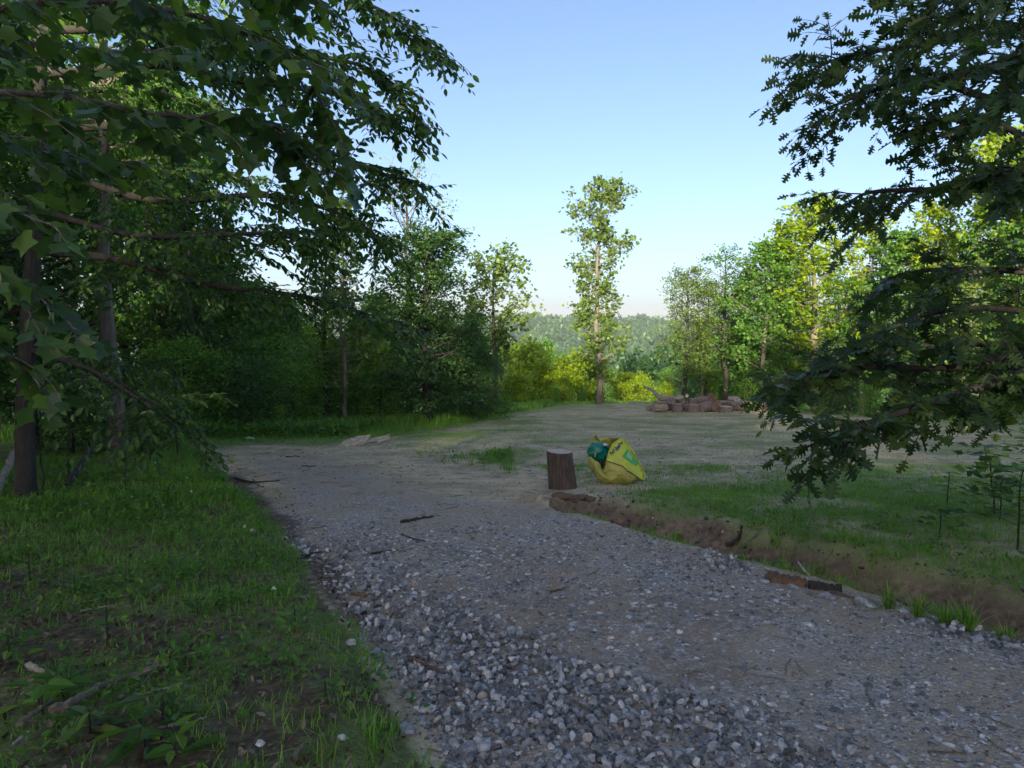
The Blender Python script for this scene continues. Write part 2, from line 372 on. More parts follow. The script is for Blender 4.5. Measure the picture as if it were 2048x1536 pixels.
T_MAPLE = leaf_tmpl([(.30, -.06), (.28, .12), (.58, .24), (.34, .40), (.36, .62), (.20, .60), (0, 1)], fold=.1)
T_BLADE = (np.array([(-.03, 0, 0), (.03, 0, 0), (.024, .5, .16), (-.024, .5, .16), (0, 1, .62)]) @ np.array([[1, 0, 0], [0, 0, 1], [0, 1, 0]]), [[0, 1, 2, 3], [3, 2, 4]])

def rand_frames(n, upb=1.0, dirs=None, hang=.0):
    nm = rng.normal(size=(n, 3)) * .55 + np.array([0, 0, upb])
    d = rng.normal(size=(n, 3)) if dirs is None else dirs + rng.normal(size=(n, 3)) * .45
    d = norm(d) + np.array([0, 0, -hang]); return frames(d, norm(nm) + 1e-3)

# ------------------------------------------------------------------ general tree
def gen_tree(seed, H, r0, prof, nb, cb, clump, per, leaf, tm, leafmat, barkmat, up=.35, lean=(0, 0), bare=0.0, sec=5, twig_show=True, upb=.7, wig=.12, fork=None):
    """prof: [(height fraction, crown radius)], cb: lowest branch fraction"""
    global rng
    keep = rng; rng = np.random.default_rng(seed)
    W = Acc(); C = Acc()
    nT = 12; hh = np.linspace(0, 1, nT)
    off = np.cumsum(rng.normal(size=(nT, 2)) * wig * H / nT * .6, axis=0); off -= off[0]
    tr = np.stack([off[:, 0] + lean[0] * hh * H, off[:, 1] + lean[1] * hh * H, hh * H], 1)
    rad = r0 * (1 - hh) ** .8 + .012; rad[0] *= 1.35
    tr2 = tr.copy(); tr2[0, 2] -= .35
    tube(W, tr2, rad, 9, wob=.12)
    ph = [q[0] for q in prof]; pr = [q[1] for q in prof]
    pts = []; dirs = []
    for i in range(nb):
        f = cb + (1 - cb) * ((i + rng.random()) / nb) ** .9 * .985
        base = np.array([np.interp(f, hh, tr[:, k]) for k in range(3)])
        az = i * 2.4 + rng.normal() * .5
        Lr = np.interp(f, ph, pr) * (.55 + .6 * rng.random())
        u_ = up + .5 * (f - .5) + rng.normal() * .12
        dr = np.array([math.cos(az), math.sin(az), u_]); 
        n = 6; q = np.linspace(0, 1, n)[:, None]
        br = base + dr * Lr * q + np.array([0, 0, .18 * Lr]) * q ** 2 * (1 if up > .1 else -1) + np.cumsum(rng.normal(size=(n, 3)) * .035 * Lr, axis=0) * q
        rb = max(.008, r0 * .36 * (1 - f) ** .6 * min(1, Lr / 1.2))
        tube(W, br, rb * (1 - .8 * q[:, 0]) + .003, 5, cap=False)
        for j in range(sec):
            g = .22 + .78 * (j + rng.random()) / sec
            b0 = np.array([np.interp(g, q[:, 0], br[:, k]) for k in range(3)])
            d2 = norm(dr * .8 + rng.normal(size=3) * .75); L2 = Lr * .42 * (1.15 - g * .5) * (.6 + .7 * rng.random()) + .12
            m = 4; q2 = np.linspace(0, 1, m)[:, None]; b2 = b0 + d2 * L2 * q2
            if twig_show: tube(W, b2, .010 * (1 - .7 * q2[:, 0]) + .002, 3, cap=False)
            if rng.random() < bare * (0.3 + 1.4 * f): continue
            for c_ in range(clump):
                g2 = .3 + .7 * rng.random(); pts.append(b0 + d2 * L2 * g2 + rng.normal(size=3) * .07); dirs.append(d2)
    pts = np.array(pts); dirs = np.array(dirs); sg = rng.random(len(pts)) * .10 + .09
    Pn = np.repeat(pts, per, 0) + rng.normal(size=(len(pts) * per, 3)) * np.repeat(sg, per)[:, None] * np.array([1.25, 1.25, .8])
    n = len(Pn)
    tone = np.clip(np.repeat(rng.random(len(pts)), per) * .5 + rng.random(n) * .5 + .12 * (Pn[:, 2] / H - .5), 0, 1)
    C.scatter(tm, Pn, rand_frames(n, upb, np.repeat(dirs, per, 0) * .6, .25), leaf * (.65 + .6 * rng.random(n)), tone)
    rng = keep
    return W, C, leafmat, barkmat
PROTO = {}
def proto(key, *a, **k): PROTO[key] = (a, k, None)
USED = {}
def place_tree(key, name, loc, label, cat='tree', group=None, rz=0, s=1.0, sz=None, crown='crown'):
    if key not in USED:
        a, k, _ = PROTO[key]; W, C, lm, bm = gen_tree(*a, **k)
        root = empty(name, loc, rz); W.build('trunk', bm, root, smooth=True); C.build(crown, lm, root); USED[key] = root
    else:
        root = copy_tree(USED[key]); root.name = name
        for q in ('group',):
            if q in root: del root[q]
    root.location = loc; root.rotation_euler = (0, 0, rz); root.scale = (s, s, sz if sz else s)
    return tag(root, label, cat, group)

# ================================================================== THE SETTING
N = 640
tx = np.linspace(-1, 1, N); gx = 1.6 * np.sinh(8.75 * tx); gy = 4.6 + 1.6 * np.sinh(8.75 * tx)
gx = np.clip(gx, -3600, 3600); gy = np.clip(gy, -1200, 3300)
gy = gy[np.concatenate([[True], np.diff(gy) > 1e-6])]; gx = gx[np.concatenate([[True], np.diff(gx) > 1e-6])]
X, Y = np.meshgrid(gx, gy); Z = ZG(X, Y)
nx, ny = len(gx), len(gy)
A = Acc(); idx = (np.arange(ny - 1)[:, None] * nx + np.arange(nx - 1)[None])
A.add(np.stack([X, Y, Z], -1).reshape(-1, 3), [np.stack([idx, idx + 1, idx + nx + 1, idx + nx], -1).reshape(-1, 4)])
ground = A.build('ground', 'ground', smooth=True); tag(ground, kind='structure')
g_, v_, c_, l_ = zones(X.ravel(), Y.ravel())
ca = ground.data.color_attributes.new('zone', 'FLOAT_COLOR', 'POINT')
ca.data.foreach_set('color', np.stack([g_, v_, c_, np.ones_like(g_)], 1).ravel().astype(np.float32))
la = ground.data.attributes.new('litter', 'FLOAT', 'POINT'); la.data.foreach_set('value', l_.astype(np.float32))

def rand_pts(n, x0, x1, y0, y1, near=0):
    if near: y = y0 + (y1 - y0) * rng.random(n) ** near
    else: y = y0 + (y1 - y0) * rng.random(n)
    return x0 + (x1 - x0) * rng.random(n), y
def in_view(x, y, m=1.12): return (np.abs(x) < .75 * m * y + .6)

# gravel --------------------------------------------------------------
def ico(sub, seed):
    r = np.random.default_rng(seed); bm = bmesh.new(); npt = {1: 9, 2: 15, 3: 26}[sub]
    for q in norm(r.normal(size=(npt, 3))) * (.85 + .3 * r.random((npt, 1))): bm.verts.new(q * np.array([1, .78, .62]))
    bmesh.ops.convex_hull(bm, input=bm.verts[:]); bmesh.ops.delete(bm, geom=[v for v in bm.verts if not v.link_faces], context='VERTS')
    bm.verts.index_update(); V = np.array([v.co[:] for v in bm.verts]); F = [[v.index for v in f.verts] for f in bm.faces]; bm.free()
    return V, F
def rot_z(n, tilt=.5):
    a = rng.random(n) * 6.283; d = np.stack([np.cos(a), np.sin(a), rng.normal(size=n) * tilt * .5], 1)
    nm = np.stack([rng.normal(size=n) * tilt, rng.normal(size=n) * tilt, np.ones(n)], 1); return frames(d, nm)
ROCKB = [ico(2, k) for k in range(9)]; ROCKS = [ico(1, 20 + k) for k in range(5)]
def stones(acc, x, y, size, tm, tilt, lift=.25, sq=1.0):
    k = rng.integers(0, len(tm), len(x)); z = ZG(x, y)
    for i in range(len(tm)):
        m = k == i; s = size[m]; Sc = np.stack([s, s, s * sq], 1)
        acc.scatter(tm[i], np.stack([x[m], y[m], z[m] + s * lift * sq], 1), rot_z(m.sum(), tilt), Sc, rng.random(m.sum()) )
A = Acc()
x, y = rand_pts(52000, -2.4, 4.5, 1.9, 7.6, 1.0)
dl = sdist(x, y, LL); dr = sdist(x, y, RL)
band = (.78 - .50 * sst(3.6, 5.2, y)) * sst(.03, .16, dl) * sst(.95 + .5 * (4.5 - y).clip(0, 3), .55 + .35 * (4.5 - y).clip(0, 3), dl + .35 * (fbm(x, y, .5, 201) - .5)) * (y < 6.3) * (dr < 0)
band = np.maximum(band, .55 * sst(.50, .60, fbm(x, y, .45, 205, 3)) * sst(-.5, -.05, dr) * (dr < .03) * (y < 6))
m = (rng.random(len(x)) < band) & in_view(x, y)
sz = .007 + .023 * rng.random(m.sum()) ** 1.9
stones(A, x[m], y[m], sz, ROCKB, .6, .35)
x, y = x[m], y[m]; k = rng.random(len(x)) < .22          # a second layer where the stone lies heaped
stones(A, x[k] + .015, y[k] + .01, .014 + .018 * rng.random(k.sum()), ROCKB, .8, 1.25)
x, y = rand_pts(17000, -2.4, 5.5, 1.9, 7.4)                # flat stones pressed into the drive
dl = sdist(x, y, LL); dr = sdist(x, y, RL)
m = (rng.random(len(x)) < np.where((dl > .05) & (dr < .02), .20 + .75 * sst(.42, .56, fbm(x, y, .8, 207, 3)), .0)) & in_view(x, y)
stones(A, x[m], y[m], .010 + .022 * rng.random(m.sum()) ** 2, ROCKB, .22, .12, .55)
x, y = rand_pts(90000, -3, 6, 1.9, 9.2)                 # chips
dl = sdist(x, y, LL); dr = sdist(x, y, RL)
m = (rng.random(len(x)) < np.where((dl > .0) & (dr < .1), .12 + .8 * sst(.40, .58, fbm(x, y, .7, 211, 4)) * sst(8.6, 6.5, y), .0)) & in_view(x, y)
stones(A, x[m], y[m], .0045 + .0085 * rng.random(m.sum()), ROCKS, .35, .25, .7)
x, y = rand_pts(30000, -5, 9, 6, 17)                       # grit of the upper drive and clearing
m = (rng.random(len(x)) < .10 + .35 * sst(.5, .65, fbm(x, y, .9, 213, 3))) & (sdist(x, y, LL) > .1) & in_view(x, y) & (zones(x, y)[0] < .5)
stones(A, x[m], y[m], .006 + .010 * rng.random(m.sum()), ROCKS, .3, .2, .7)
x, y = rand_pts(5200, .3, 6, 2.2, 9); dr = sdist(x, y, RL); m = (dr > .12) & (dr < .95) & (rng.random(len(x)) < .8); B = Acc()
stones(B, x[m], y[m], .006 + .03 * rng.random(m.sum()) ** 3, ROCKB, .7, .25)
x, y = rand_pts(9000, -6, 0, 3.5, 17); dl = sdist(x, y, LL); m = (dl > -.08) & (dl < .35 + .2 * fbm(x, y, .6, 88)) & (rng.random(len(x)) < .7) & (y > 4)
stones(B, x[m], y[m], .005 + .018 * rng.random(m.sum()) ** 2, ROCKB, .7, .2, .6)
tag(A.build('gravel', 'gravel_stone'), 'loose blue-grey crushed stone spread over the drive', 'gravel', kind='stuff')

m, t, b = mat('clod'); at = node(t, 'ShaderNodeAttribute', attribute_name='rnd'); nn = noise(t, coords(t), 22, 6, .7)
t.links.new(ramp(t, math_(t, 'ADD', math_(t, 'MULTIPLY', nn, .5), math_(t, 'MULTIPLY', at.outputs['Fac'], .5)), [(.2, (.045, .032, .024)), (.6, (.15, .105, .075)), (.85, (.30, .21, .14))]), b.inputs['Base Color']); b.inputs['Roughness'].default_value = .95; bump(t, b, noise(t, coords(t), 60), .8, .02)
tag(B.build('soil_crumbs', 'clod'), 'crumbs and clods of brown soil along the ditch and drive edge', 'soil', kind='stuff')
# grass ----------------------------------------------------------------
def tufts(acc, x, y, hgt, blades, spread=.03, lean=.55, tone=None, wid=1.0):
    n = len(x); z = ZG(x, y)
    px = np.repeat(x, blades) + rng.normal(size=n * blades) * spread; py = np.repeat(y, blades) + rng.normal(size=n * blades) * spread
    pz = np.repeat(z, blades) - .004; a = rng.random(n * blades) * 6.283; t_ = np.abs(rng.normal(size=n * blades)) * lean
    out = np.stack([np.cos(a) , np.sin(a), 0 * a], 1)
    up = norm(np.stack([out[:, 0] * t_, out[:, 1] * t_, np.ones(n * blades)], 1))
    s = norm(np.cross(up, out) + 1e-6); Rm = np.stack([s, out * 1.0, up], -1)
    h = np.repeat(hgt, blades) * (.5 + .7 * rng.random(n * blades)); sc_ = np.stack([h * .8 * wid + .03 * wid, h * .75 * np.minimum(t_ + .25, 1.2), h], 1)
    tn = rng.random(n * blades) if tone is None else np.clip(np.repeat(tone, blades) * .6 + .4 * rng.random(n * blades), 0, 1)
    acc.scatter(TB, np.stack([px, py, pz], 1), Rm, sc_, tn)
TB = (np.array([(-.03, 0, 0), (.03, 0, 0), (.022, .12, .55), (-.022, .12, .55), (0, .5, .95)]), [[0, 1, 2, 3], [3, 2, 4]])
A = Acc()
def meadow(n, box, hfun, blades, thresh=1.0, near=0, **k):
    x, y = rand_pts(n, *box, near); g = zones(x, y)[0]; l = zones(x, y)[3]
    m = (rng.random(n) < g * thresh * (1 - .35 * l)) & in_view(x, y)
    x, y = x[m], y[m]; tufts(A, x, y, hfun(x, y), blades, tone=fbm(x, y, .6, 301, 3), **k)
meadow(15000, (-7, .2, 2.0, 9), lambda x, y: .03 + .085 * fbm(x, y, .7, 303, 3) ** 1.5 + .006 * y, 9, .62)
meadow(7000, (-9, 0, 7.5, 14), lambda x, y: .06 + .12 * fbm(x, y, .9, 305, 3), 10, spread=.05, wid=1.6)
meadow(22000, (.5, 11, 3.5, 12), lambda x, y: .03 + .07 * fbm(x, y, .5, 307, 3), 8, spread=.035, wid=1.2)
meadow(10000, (-12, 1, 13.5, 26), lambda x, y: .04 + .24 * sst(.5, 3.5, y - np.interp(x, [-12, -8, -3.7, -2.4, -.4, 1.5], [13.5, 14.6, 15.4, 18.6, 24, 30])) * fbm(x, y, 1.2, 309, 3), 9, spread=.10, wid=2.4)
meadow(26000, (-6, 22, 9, 36), lambda x, y: .015 + .035 * fbm(x, y, 1.5, 311, 3), 6, .6, spread=.10, wid=2.2)
# tall seeding grass along the far rim of the clearing
x = rng.uniform(-13, 2, 7000); y = np.interp(x, EX, EY) + rng.normal(size=7000) * .9 + .1
tufts(A, x, y, .12 + .28 * rng.random(7000), 7, .10, .3, tone=fbm(x, y, 1.0, 315, 3), wid=1.4)
x = rng.uniform(2, 24, 5000); y = np.interp(x, EX, EY) + rng.normal(size=5000) * .5 + .2
tufts(A, x, y, .05 + .12 * rng.random(5000), 6, .10, .4, wid=2)
tag(A.build('grass', 'grass_blade'), 'patchy green grass over the banks and clearing', 'grass', kind='stuff')
# rim tufts along the ditch, one by one
def grass_clump(name, u, v, h, n, label):
    p = gp(u, v); a = Acc(); tufts(a, np.full(3, p[0]) + rng.normal(size=3) * .015, np.full(3, p[1]) + rng.normal(size=3) * .015, np.full(3, h), n, .012, .5, wid=.75)
    return tag(a.build(name, 'grass_blade', origin=p), label, 'grass clump', 'grass clumps between drive and ditch')
for i, (u, v, h, l) in enumerate([(1354, 1080, .13, 'green spiky grass clump near the far end of the ditch, below the grass bank'),
        (1640, 1150, .11, 'short grass clump growing just above the left end of the rotten board'),
        (1780, 1218, .20, 'tall grass clump in the gravel edge just right of the rotten board'),
        (1838, 1232, .17, 'bushy grass clump between drive and ditch, middle of the right-hand row'),
        (1935, 1262, .21, 'largest grass clump on the drive edge near the right side'),
        (1885, 1250, .15, 'low grass clump left of the largest clump on the drive edge'),
        (2012, 1284, .12, 'rightmost small grass clump among the edge stones'),
        (1310, 1058, .07, 'small low clump left of the spiky one beside the ditch'),
        (1480, 1120, .06, 'tiny grass clump on bare sand between drive and ditch')]):
    grass_clump('grass_clump', u, v, h, 26, l)
# low broad-leaved ground cover
A = Acc()
def cover(n, box, leaf, per, hmax, th=.8):
    x, y = rand_pts(n, *box); g = zones(x, y)[0]; m = (rng.random(n) < g * th * sst(.42, .58, fbm(x, y, .55, 321, 3))) & in_view(x, y)
    x, y = x[m], y[m]; k = len(x); Pn = np.stack([np.repeat(x, per), np.repeat(y, per), np.repeat(ZG(x, y), per)], 1)
    q = k * per; hh = rng.random(q) * hmax
    Pn = Pn + np.stack([rng.normal(size=q) * .035, rng.normal(size=q) * .035, .01 + hh], 1)
    A.scatter(T_OVAL, Pn, rand_frames(q, 1.5, None, -.1), leaf * (.6 + .9 * rng.random(q)), np.clip(np.repeat(rng.random(k), per) * .7 + .3 * rng.random(q), 0, 1))
cover(6500, (-6, 0, 2, 8), .034, 8, .09)
cover(3500, (-8, 0, 7, 14), .055, 8, .14)
cover(3000, (2, 9, 3, 8), .04, 6, .06, .6)
cover(3500, (-13, -4, 17, 20.5), .09, 8, .35)
tag(A.build('ground_cover', 'leaf_mid'), 'low weeds and clover in the grass', 'ground cover', kind='stuff')
A = Acc()
x, y = rand_pts(30000, -7, 0, 1.9, 11); l = zones(x, y)[3]; m = (rng.random(len(x)) < .12 + .7 * l) & (sdist(x, y, LL) < .12) & in_view(x, y); x, y = x[m], y[m]
x2, y2 = rand_pts(1500, 1, 7, 3, 9); m2 = (sdist(x2, y2, RL) > .15) & (sdist(x2, y2, RL) < 1.6); x = np.concatenate([x, x2[m2]]); y = np.concatenate([y, y2[m2]])
A.scatter(T_OVAL, np.stack([x, y, ZG(x, y) + .006 + .012 * rng.random(len(x))], 1), rand_frames(len(x), 2.2), .022 + .035 * rng.random(len(x)), rng.random(len(x)))
tag(A.build('leaf_litter', 'dry_leaf'), 'dry brown leaves and bits lying under the trees', 'leaf litter', kind='stuff')
A = Acc()
x, y = rand_pts(5200, -8, 9, 2, 16); m = (rng.random(len(x)) < .5) & in_view(x, y); x, y = x[m], y[m]; n = len(x)
a = rng.random(n) * 6.28; l = .03 + .09 * rng.random(n) ** 2
for i in range(n):
    p0 = np.array([x[i], y[i], 0]); d = np.array([math.cos(a[i]), math.sin(a[i]), 0]) * l[i]
    q = np.array([p0 - d, p0 + d * .1 + rng.normal(size=3) * .1 * l[i], p0 + d]); q[:, 2] = ZG(q[:, 0], q[:, 1]) + .006
    tube(A, q, .002 + .0025 * rng.random(), 3, rng.random(), cap=False)
x, y = rand_pts(5000, -5, 16, 9, 30); m = in_view(x, y) & (sdist(x, y, LL) > 0); x, y = x[m], y[m]; B2 = Acc(); stones(B2, x, y, .008 + .022 * rng.random(len(x)) ** 3, ROCKS, .6, .2, .7); tag(B2.build('field_crumbs', 'clod'), 'small soil crumbs and pebbles strewn over the clearing', 'soil', kind='stuff')
tag(A.build('twig_debris', 'stick_bark'), 'scattered bark bits and fine twigs on the ground', 'debris', kind='stuff')

# far wooded hills across the valley ---------------------------------------
def crown_tmpl(seed, q, ls):
    r = np.random.default_rng(seed); bm = bmesh.new(); bmesh.ops.create_icosphere(bm, subdivisions=1, radius=1)
    V = np.array([v.co[:] for v in bm.verts]); F = [[v.index for v in f.verts] for f in bm.faces]; bm.free()
    V = V * (.45 + .3 * r.random(len(V)))[:, None]
    lobes = norm(r.normal(size=(9, 3)) + np.array([0, 0, .5])) * (.35 + .3 * r.random((9, 1))); k_ = r.integers(0, 9, q)
    P_ = lobes[k_] + norm(r.normal(size=(q, 3)) + np.array([0, 0, .3])) * (.34 + .2 * r.random((q, 1)))
    Rm = frames(r.normal(size=(q, 3)), P_ + r.normal(size=(q, 3)) * .6); T = (T_DIAM[0] - np.array([0, .5, 0])) * ls
    L = (np.einsum('nij,kj->nki', Rm, T) + P_[:, None]).reshape(-1, 3); k = len(V)
    for i in range(q):
        for f in T_DIAM[1]: F.append([k + i * len(T) + j for j in f])
    return np.vstack([V, L]), F
CR_FAR = [crown_tmpl(50 + i, 110, .36) for i in range(5)]; CR_NEAR = [crown_tmpl(60 + i, 620, .13) for i in range(5)]
def forest(name, label, n, yr, size, hoff, matn='leaf_mid', ang=(-.85, .85), cond=None, CR=CR_FAR):
    A = Acc(); y = yr[0] + (yr[1] - yr[0]) * rng.random(n); a = ang[0] + (ang[1] - ang[0]) * rng.random(n); x = a * y
    if cond is not None: m = cond(x, y); x, y = x[m], y[m]
    z = ZG(x, y, False); s = size[0] + (size[1] - size[0]) * rng.random(len(x)); k = rng.integers(0, 5, len(x))
    tn = np.clip(.1 + .4 * fbm(x, y, 60, 401, 3) + .7 * (rng.random(len(x)) - .35), 0, 1)
    for i in range(5):
        m = k == i; q = m.sum()
        T, F = CR[i]; a0 = rng.random(q) * 6.28; Rm = np.zeros((q, 3, 3)); Rm[:, 0, 0] = np.cos(a0); Rm[:, 0, 1] = -np.sin(a0); Rm[:, 1, 0] = np.sin(a0); Rm[:, 1, 1] = np.cos(a0); Rm[:, 2, 2] = 1
        A.scatter((T, F), np.stack([x[m], y[m], z[m] + hoff * s[m]], 1), Rm, np.stack([s[m], s[m], s[m] * 1.25], 1), tn[m])
    return tag(A.build(name, matn), label, 'forest', kind='stuff')
forest('distant_forest', 'hazy green forest covering the hill across the valley', 6200, (300, 1010), (6.0, 13.0), .8, 'leaf_far')
forest('valley_forest', 'forest filling the valley below the clearing', 1500, (75, 330), (3.2, 5.6), .9, 'leaf_far', CR=CR_NEAR)

# ================================================================== TREES
proto('poplar', 3, 11.3, .16, [(0, 0), (.1, .2), (.13, 1.2), (.25, 1.35), (.33, .9), (.45, 1.25), (.58, 1.0), (.66, 1.6), (.74, 1.1), (.85, 1.5), (.95, 1.1), (1, .5)], 60, .10, 3, 6, .18, T_MAPLE, 'leaf_olive', 'bark_grey', up=.55, lean=(.03, 0), wig=.16)
proto('forest_a', 11, 9.0, .17, [(0, .8), (.15, 1.9), (.4, 2.3), (.7, 1.7), (1, .5)], 62, .10, 3, 9, .15, T_OVAL, 'leaf_dark', 'bark_dark', up=.25, sec=6)
proto('broad', 31, 9.0, .19, [(0, 1.4), (.12, 2.2), (.35, 2.5), (.55, 2.0), (.75, 1.6), (.9, 1.2), (1, .5)], 84, .10, 3, 9, .15, T_OVAL, 'leaf_dark', 'bark_dark', up=.2, sec=7)
proto('canopy', 32, 9.5, .17, [(0, .3), (.38, 1.5), (.55, 2.6), (.8, 2.3), (1, .9)], 60, .42, 3, 9, .17, T_OVAL, 'leaf_mid', 'bark_dark', up=.3, sec=7)
proto('pale', 33, 9.5, .15, [(0, .2), (.4, 1.0), (.6, 2.2), (.85, 1.9), (1, .7)], 46, .48, 3, 8, .16, T_OVAL, 'leaf_mid', 'bark_grey', up=.4, sec=6)
proto('forest_b', 12, 9.5, .15, [(0, .7), (.2, 1.5), (.5, 1.9), (.75, 1.5), (1, .5)], 56, .14, 3, 9, .16, T_MAPLE, 'leaf_mid', 'bark_grey', up=.4, sec=6)
proto('forest_c', 13, 10.5, .16, [(0, .4), (.3, 1.2), (.55, 1.5), (.8, 1.35), (1, .5)], 44, .26, 3, 6, .17, T_MAPLE, 'leaf_lime', 'bark_grey', up=.5, sec=5)
proto('slim_a', 14, 10.0, .11, [(0, .5), (.15, .9), (.5, 1.2), (.8, .9), (1, .4)], 46, .14, 3, 6, .16, T_MAPLE, 'leaf_olive', 'bark_grey', up=.6, bare=.15)
proto('slim_b', 15, 10.0, .12, [(0, .4), (.2, .9), (.45, 1.2), (.8, 1.1), (1, .6)], 54, .10, 3, 7, .15, T_OVAL, 'leaf_mid', 'bark_dark', up=.55, bare=.22)
proto('slim_c', 41, 9.0, .12, [(0, .5), (.15, 1.2), (.45, 1.9), (.75, 1.6), (1, .5)], 60, .16, 3, 7, .15, T_OVAL, 'leaf_olive', 'bark_dark', up=.5, bare=.12, sec=6)
proto('hemlock', 16, 6.0, .10, [(0, 1.2), (.1, 1.9), (.35, 1.9), (.6, 1.3), (.85, .6), (1, .15)], 70, .04, 3, 10, .13, T_LONG, 'leaf_dark', 'bark_dark', up=-.12, sec=6)
proto('bush_a', 17, 3.0, .06, [(0, .9), (.3, 1.3), (.6, 1.15), (1, .5)], 34, .05, 3, 7, .12, T_OVAL, 'leaf_fresh', 'bark_dark', up=.5)
proto('bush_b', 18, 3.0, .06, [(0, .9), (.3, 1.25), (.6, 1.0), (1, .35)], 34, .05, 3, 7, .13, T_MAPLE, 'leaf_lime', 'bark_dark', up=.6)
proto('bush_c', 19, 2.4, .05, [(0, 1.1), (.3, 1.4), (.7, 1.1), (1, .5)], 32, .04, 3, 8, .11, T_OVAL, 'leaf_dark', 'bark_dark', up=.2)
proto('forked', 20, 8.0, .13, [(0, 0), (.42, .3), (.5, 1.1), (.7, 1.5), (.9, 1.4), (1, .8)], 28, .44, 3, 6, .17, T_MAPLE, 'leaf_olive', 'bark_dark', up=.8, sec=5)
proto('twiggy', 21, 9.0, .13, [(0, .4), (.3, .9), (.6, 1.4), (.85, 1.3), (1, .8)], 40, .3, 2, 5, .12, T_OVAL, 'leaf_olive', 'bark_tan', up=.9, bare=.35, sec=6)
PH = dict(poplar=11.3, pale=9.5, forest_a=9, slim_c=9, broad=9, canopy=9.5, forest_b=9.5, forest_c=10.5, slim_a=10, slim_b=10, hemlock=6, bush_a=3, bush_b=3, bush_c=2.4, forked=8, twiggy=9)
def T(key, name, u, d, vtop, label, ws=1.0, cat='tree', group=None, rz=None, sink=0):
    p = P(u, 800, d); x, y = p[0], p[1]; zb = gz(x, y) - sink; zt = P(u, vtop, d)[2]
    sv = (zt - zb) / PH[key]
    return place_tree(key, name, (x, y, zb), label, cat, group, rng.random() * 6.28 if rz is None else rz, ws * (sv if key.startswith('bush') else (.5 + .5 * sv)), sv, 'crown' if cat == 'tree' else 'foliage')
T('poplar', 'poplar_tree', 1197, 38.0, 381, 'slender lone tree standing in the open middle of the clearing rim, against the sky', rz=0)
T('broad', 'broad_tree', 852, 22.4, 470, 'big dark green tree with a thick black trunk left of the open view', 1.05)
T('twiggy', 'twiggy_tree', 812, 26, 372, 'tall tree with bare twigs sticking out of its thin top, behind the big dark tree', 1.1)
T('hemlock', 'dark_tree', 945, 25, 628, 'low spreading dark tree right of the big dark tree', .95)
T('forked', 'forked_tree', 992, 36, 536, 'pale open-crowned tree with forked stems rising behind the low dark tree', 1.15)
T('slim_c', 'slim_tree', 1368, 36, 548, 'thin dark-trunked tree directly behind the log pile, leftmost of the right-hand trees', 1.0)
T('slim_a', 'slim_tree', 1402, 38, 640, 'short sunlit slim tree with a pale orange trunk behind the log pile', .6)
T('slim_c', 'slim_tree', 1412, 39, 575, 'thin-crowned tree between the two slim trees behind the log pile', 1.0)
T('slim_b', 'slim_tree', 1450, 37, 508, 'tall slim tree with wispy twigs behind the fallen trunk', 1.25)
T('forest_b', 'leafy_tree', 1528, 35, 498, 'full mid-green tree standing behind the end of the fallen trunk', .95)
T('forest_a', 'leafy_tree', 1492, 39, 545, 'dark green tree between the wispy slim tree and the full mid-green tree', .9)
T('forest_c', 'yellow_tree', 1632, 34, 420, 'tall bright yellow-green tree, highest between the log pile and the near oak', 1.3)
T('forest_c', 'yellow_tree', 1580, 37, 462, 'narrow yellow-green tree just left of the tallest yellow one', 1.0)
T('forest_c', 'yellow_tree', 1722, 33, 455, 'yellow-green tree partly behind the oak leaves, right of the tallest one', .9)
T('slim_b', 'slim_tree', 1672, 33, 560, 'dark slim tree between two yellow-green trees', .9)
for i, (k_, u, d, vt, w_) in enumerate([('forest_b', 1790, 31, 480, .9), ('forest_c', 1850, 30, 420, .9), ('forest_c', 1960, 27, 290, 1.0), ('forest_a', 1900, 33, 470, .9), ('forest_b', 2030, 26, 330, 1.0), ('slim_b', 1820, 28, 560, .9), ('forest_a', 2080, 29, 420, 1.0), ('slim_a', 1930, 25, 520, .8), ('forest_b', 2150, 24, 300, 1.0), ('forest_a', 1700, 40, 560, .9), ('forest_b', 1560, 44, 600, .9), ('forest_b', 1480, 46, 640, .8)]):
    T(k_, 'woodland_tree', u, d, vt, ['green tree rising just right of the three yellow-green trees, behind the oak leaf tips', 'tall yellow-lit tree showing through the gap between upper and lower oak branches', 'tallest yellow-lit tree, its top above the oak branches near the right edge', 'dark tree between the two tall yellow-lit trees behind the oak', 'green tree whose top shows at the right edge under the highest oak limbs', 'thin dark tree behind the middle oak branches at the clearing edge', 'shaded tree at the right edge behind the oak branches', 'slim pale tree glimpsed low through the oak branches near the right edge', 'green tree filling the right picture edge behind the oak', 'darker tree far back behind the yellow-green trees', 'green tree far back between the full mid-green and yellow-green trees', 'green tree far back behind the wispy slim tree'][i], w_, group='woodland trees behind the oak branches')
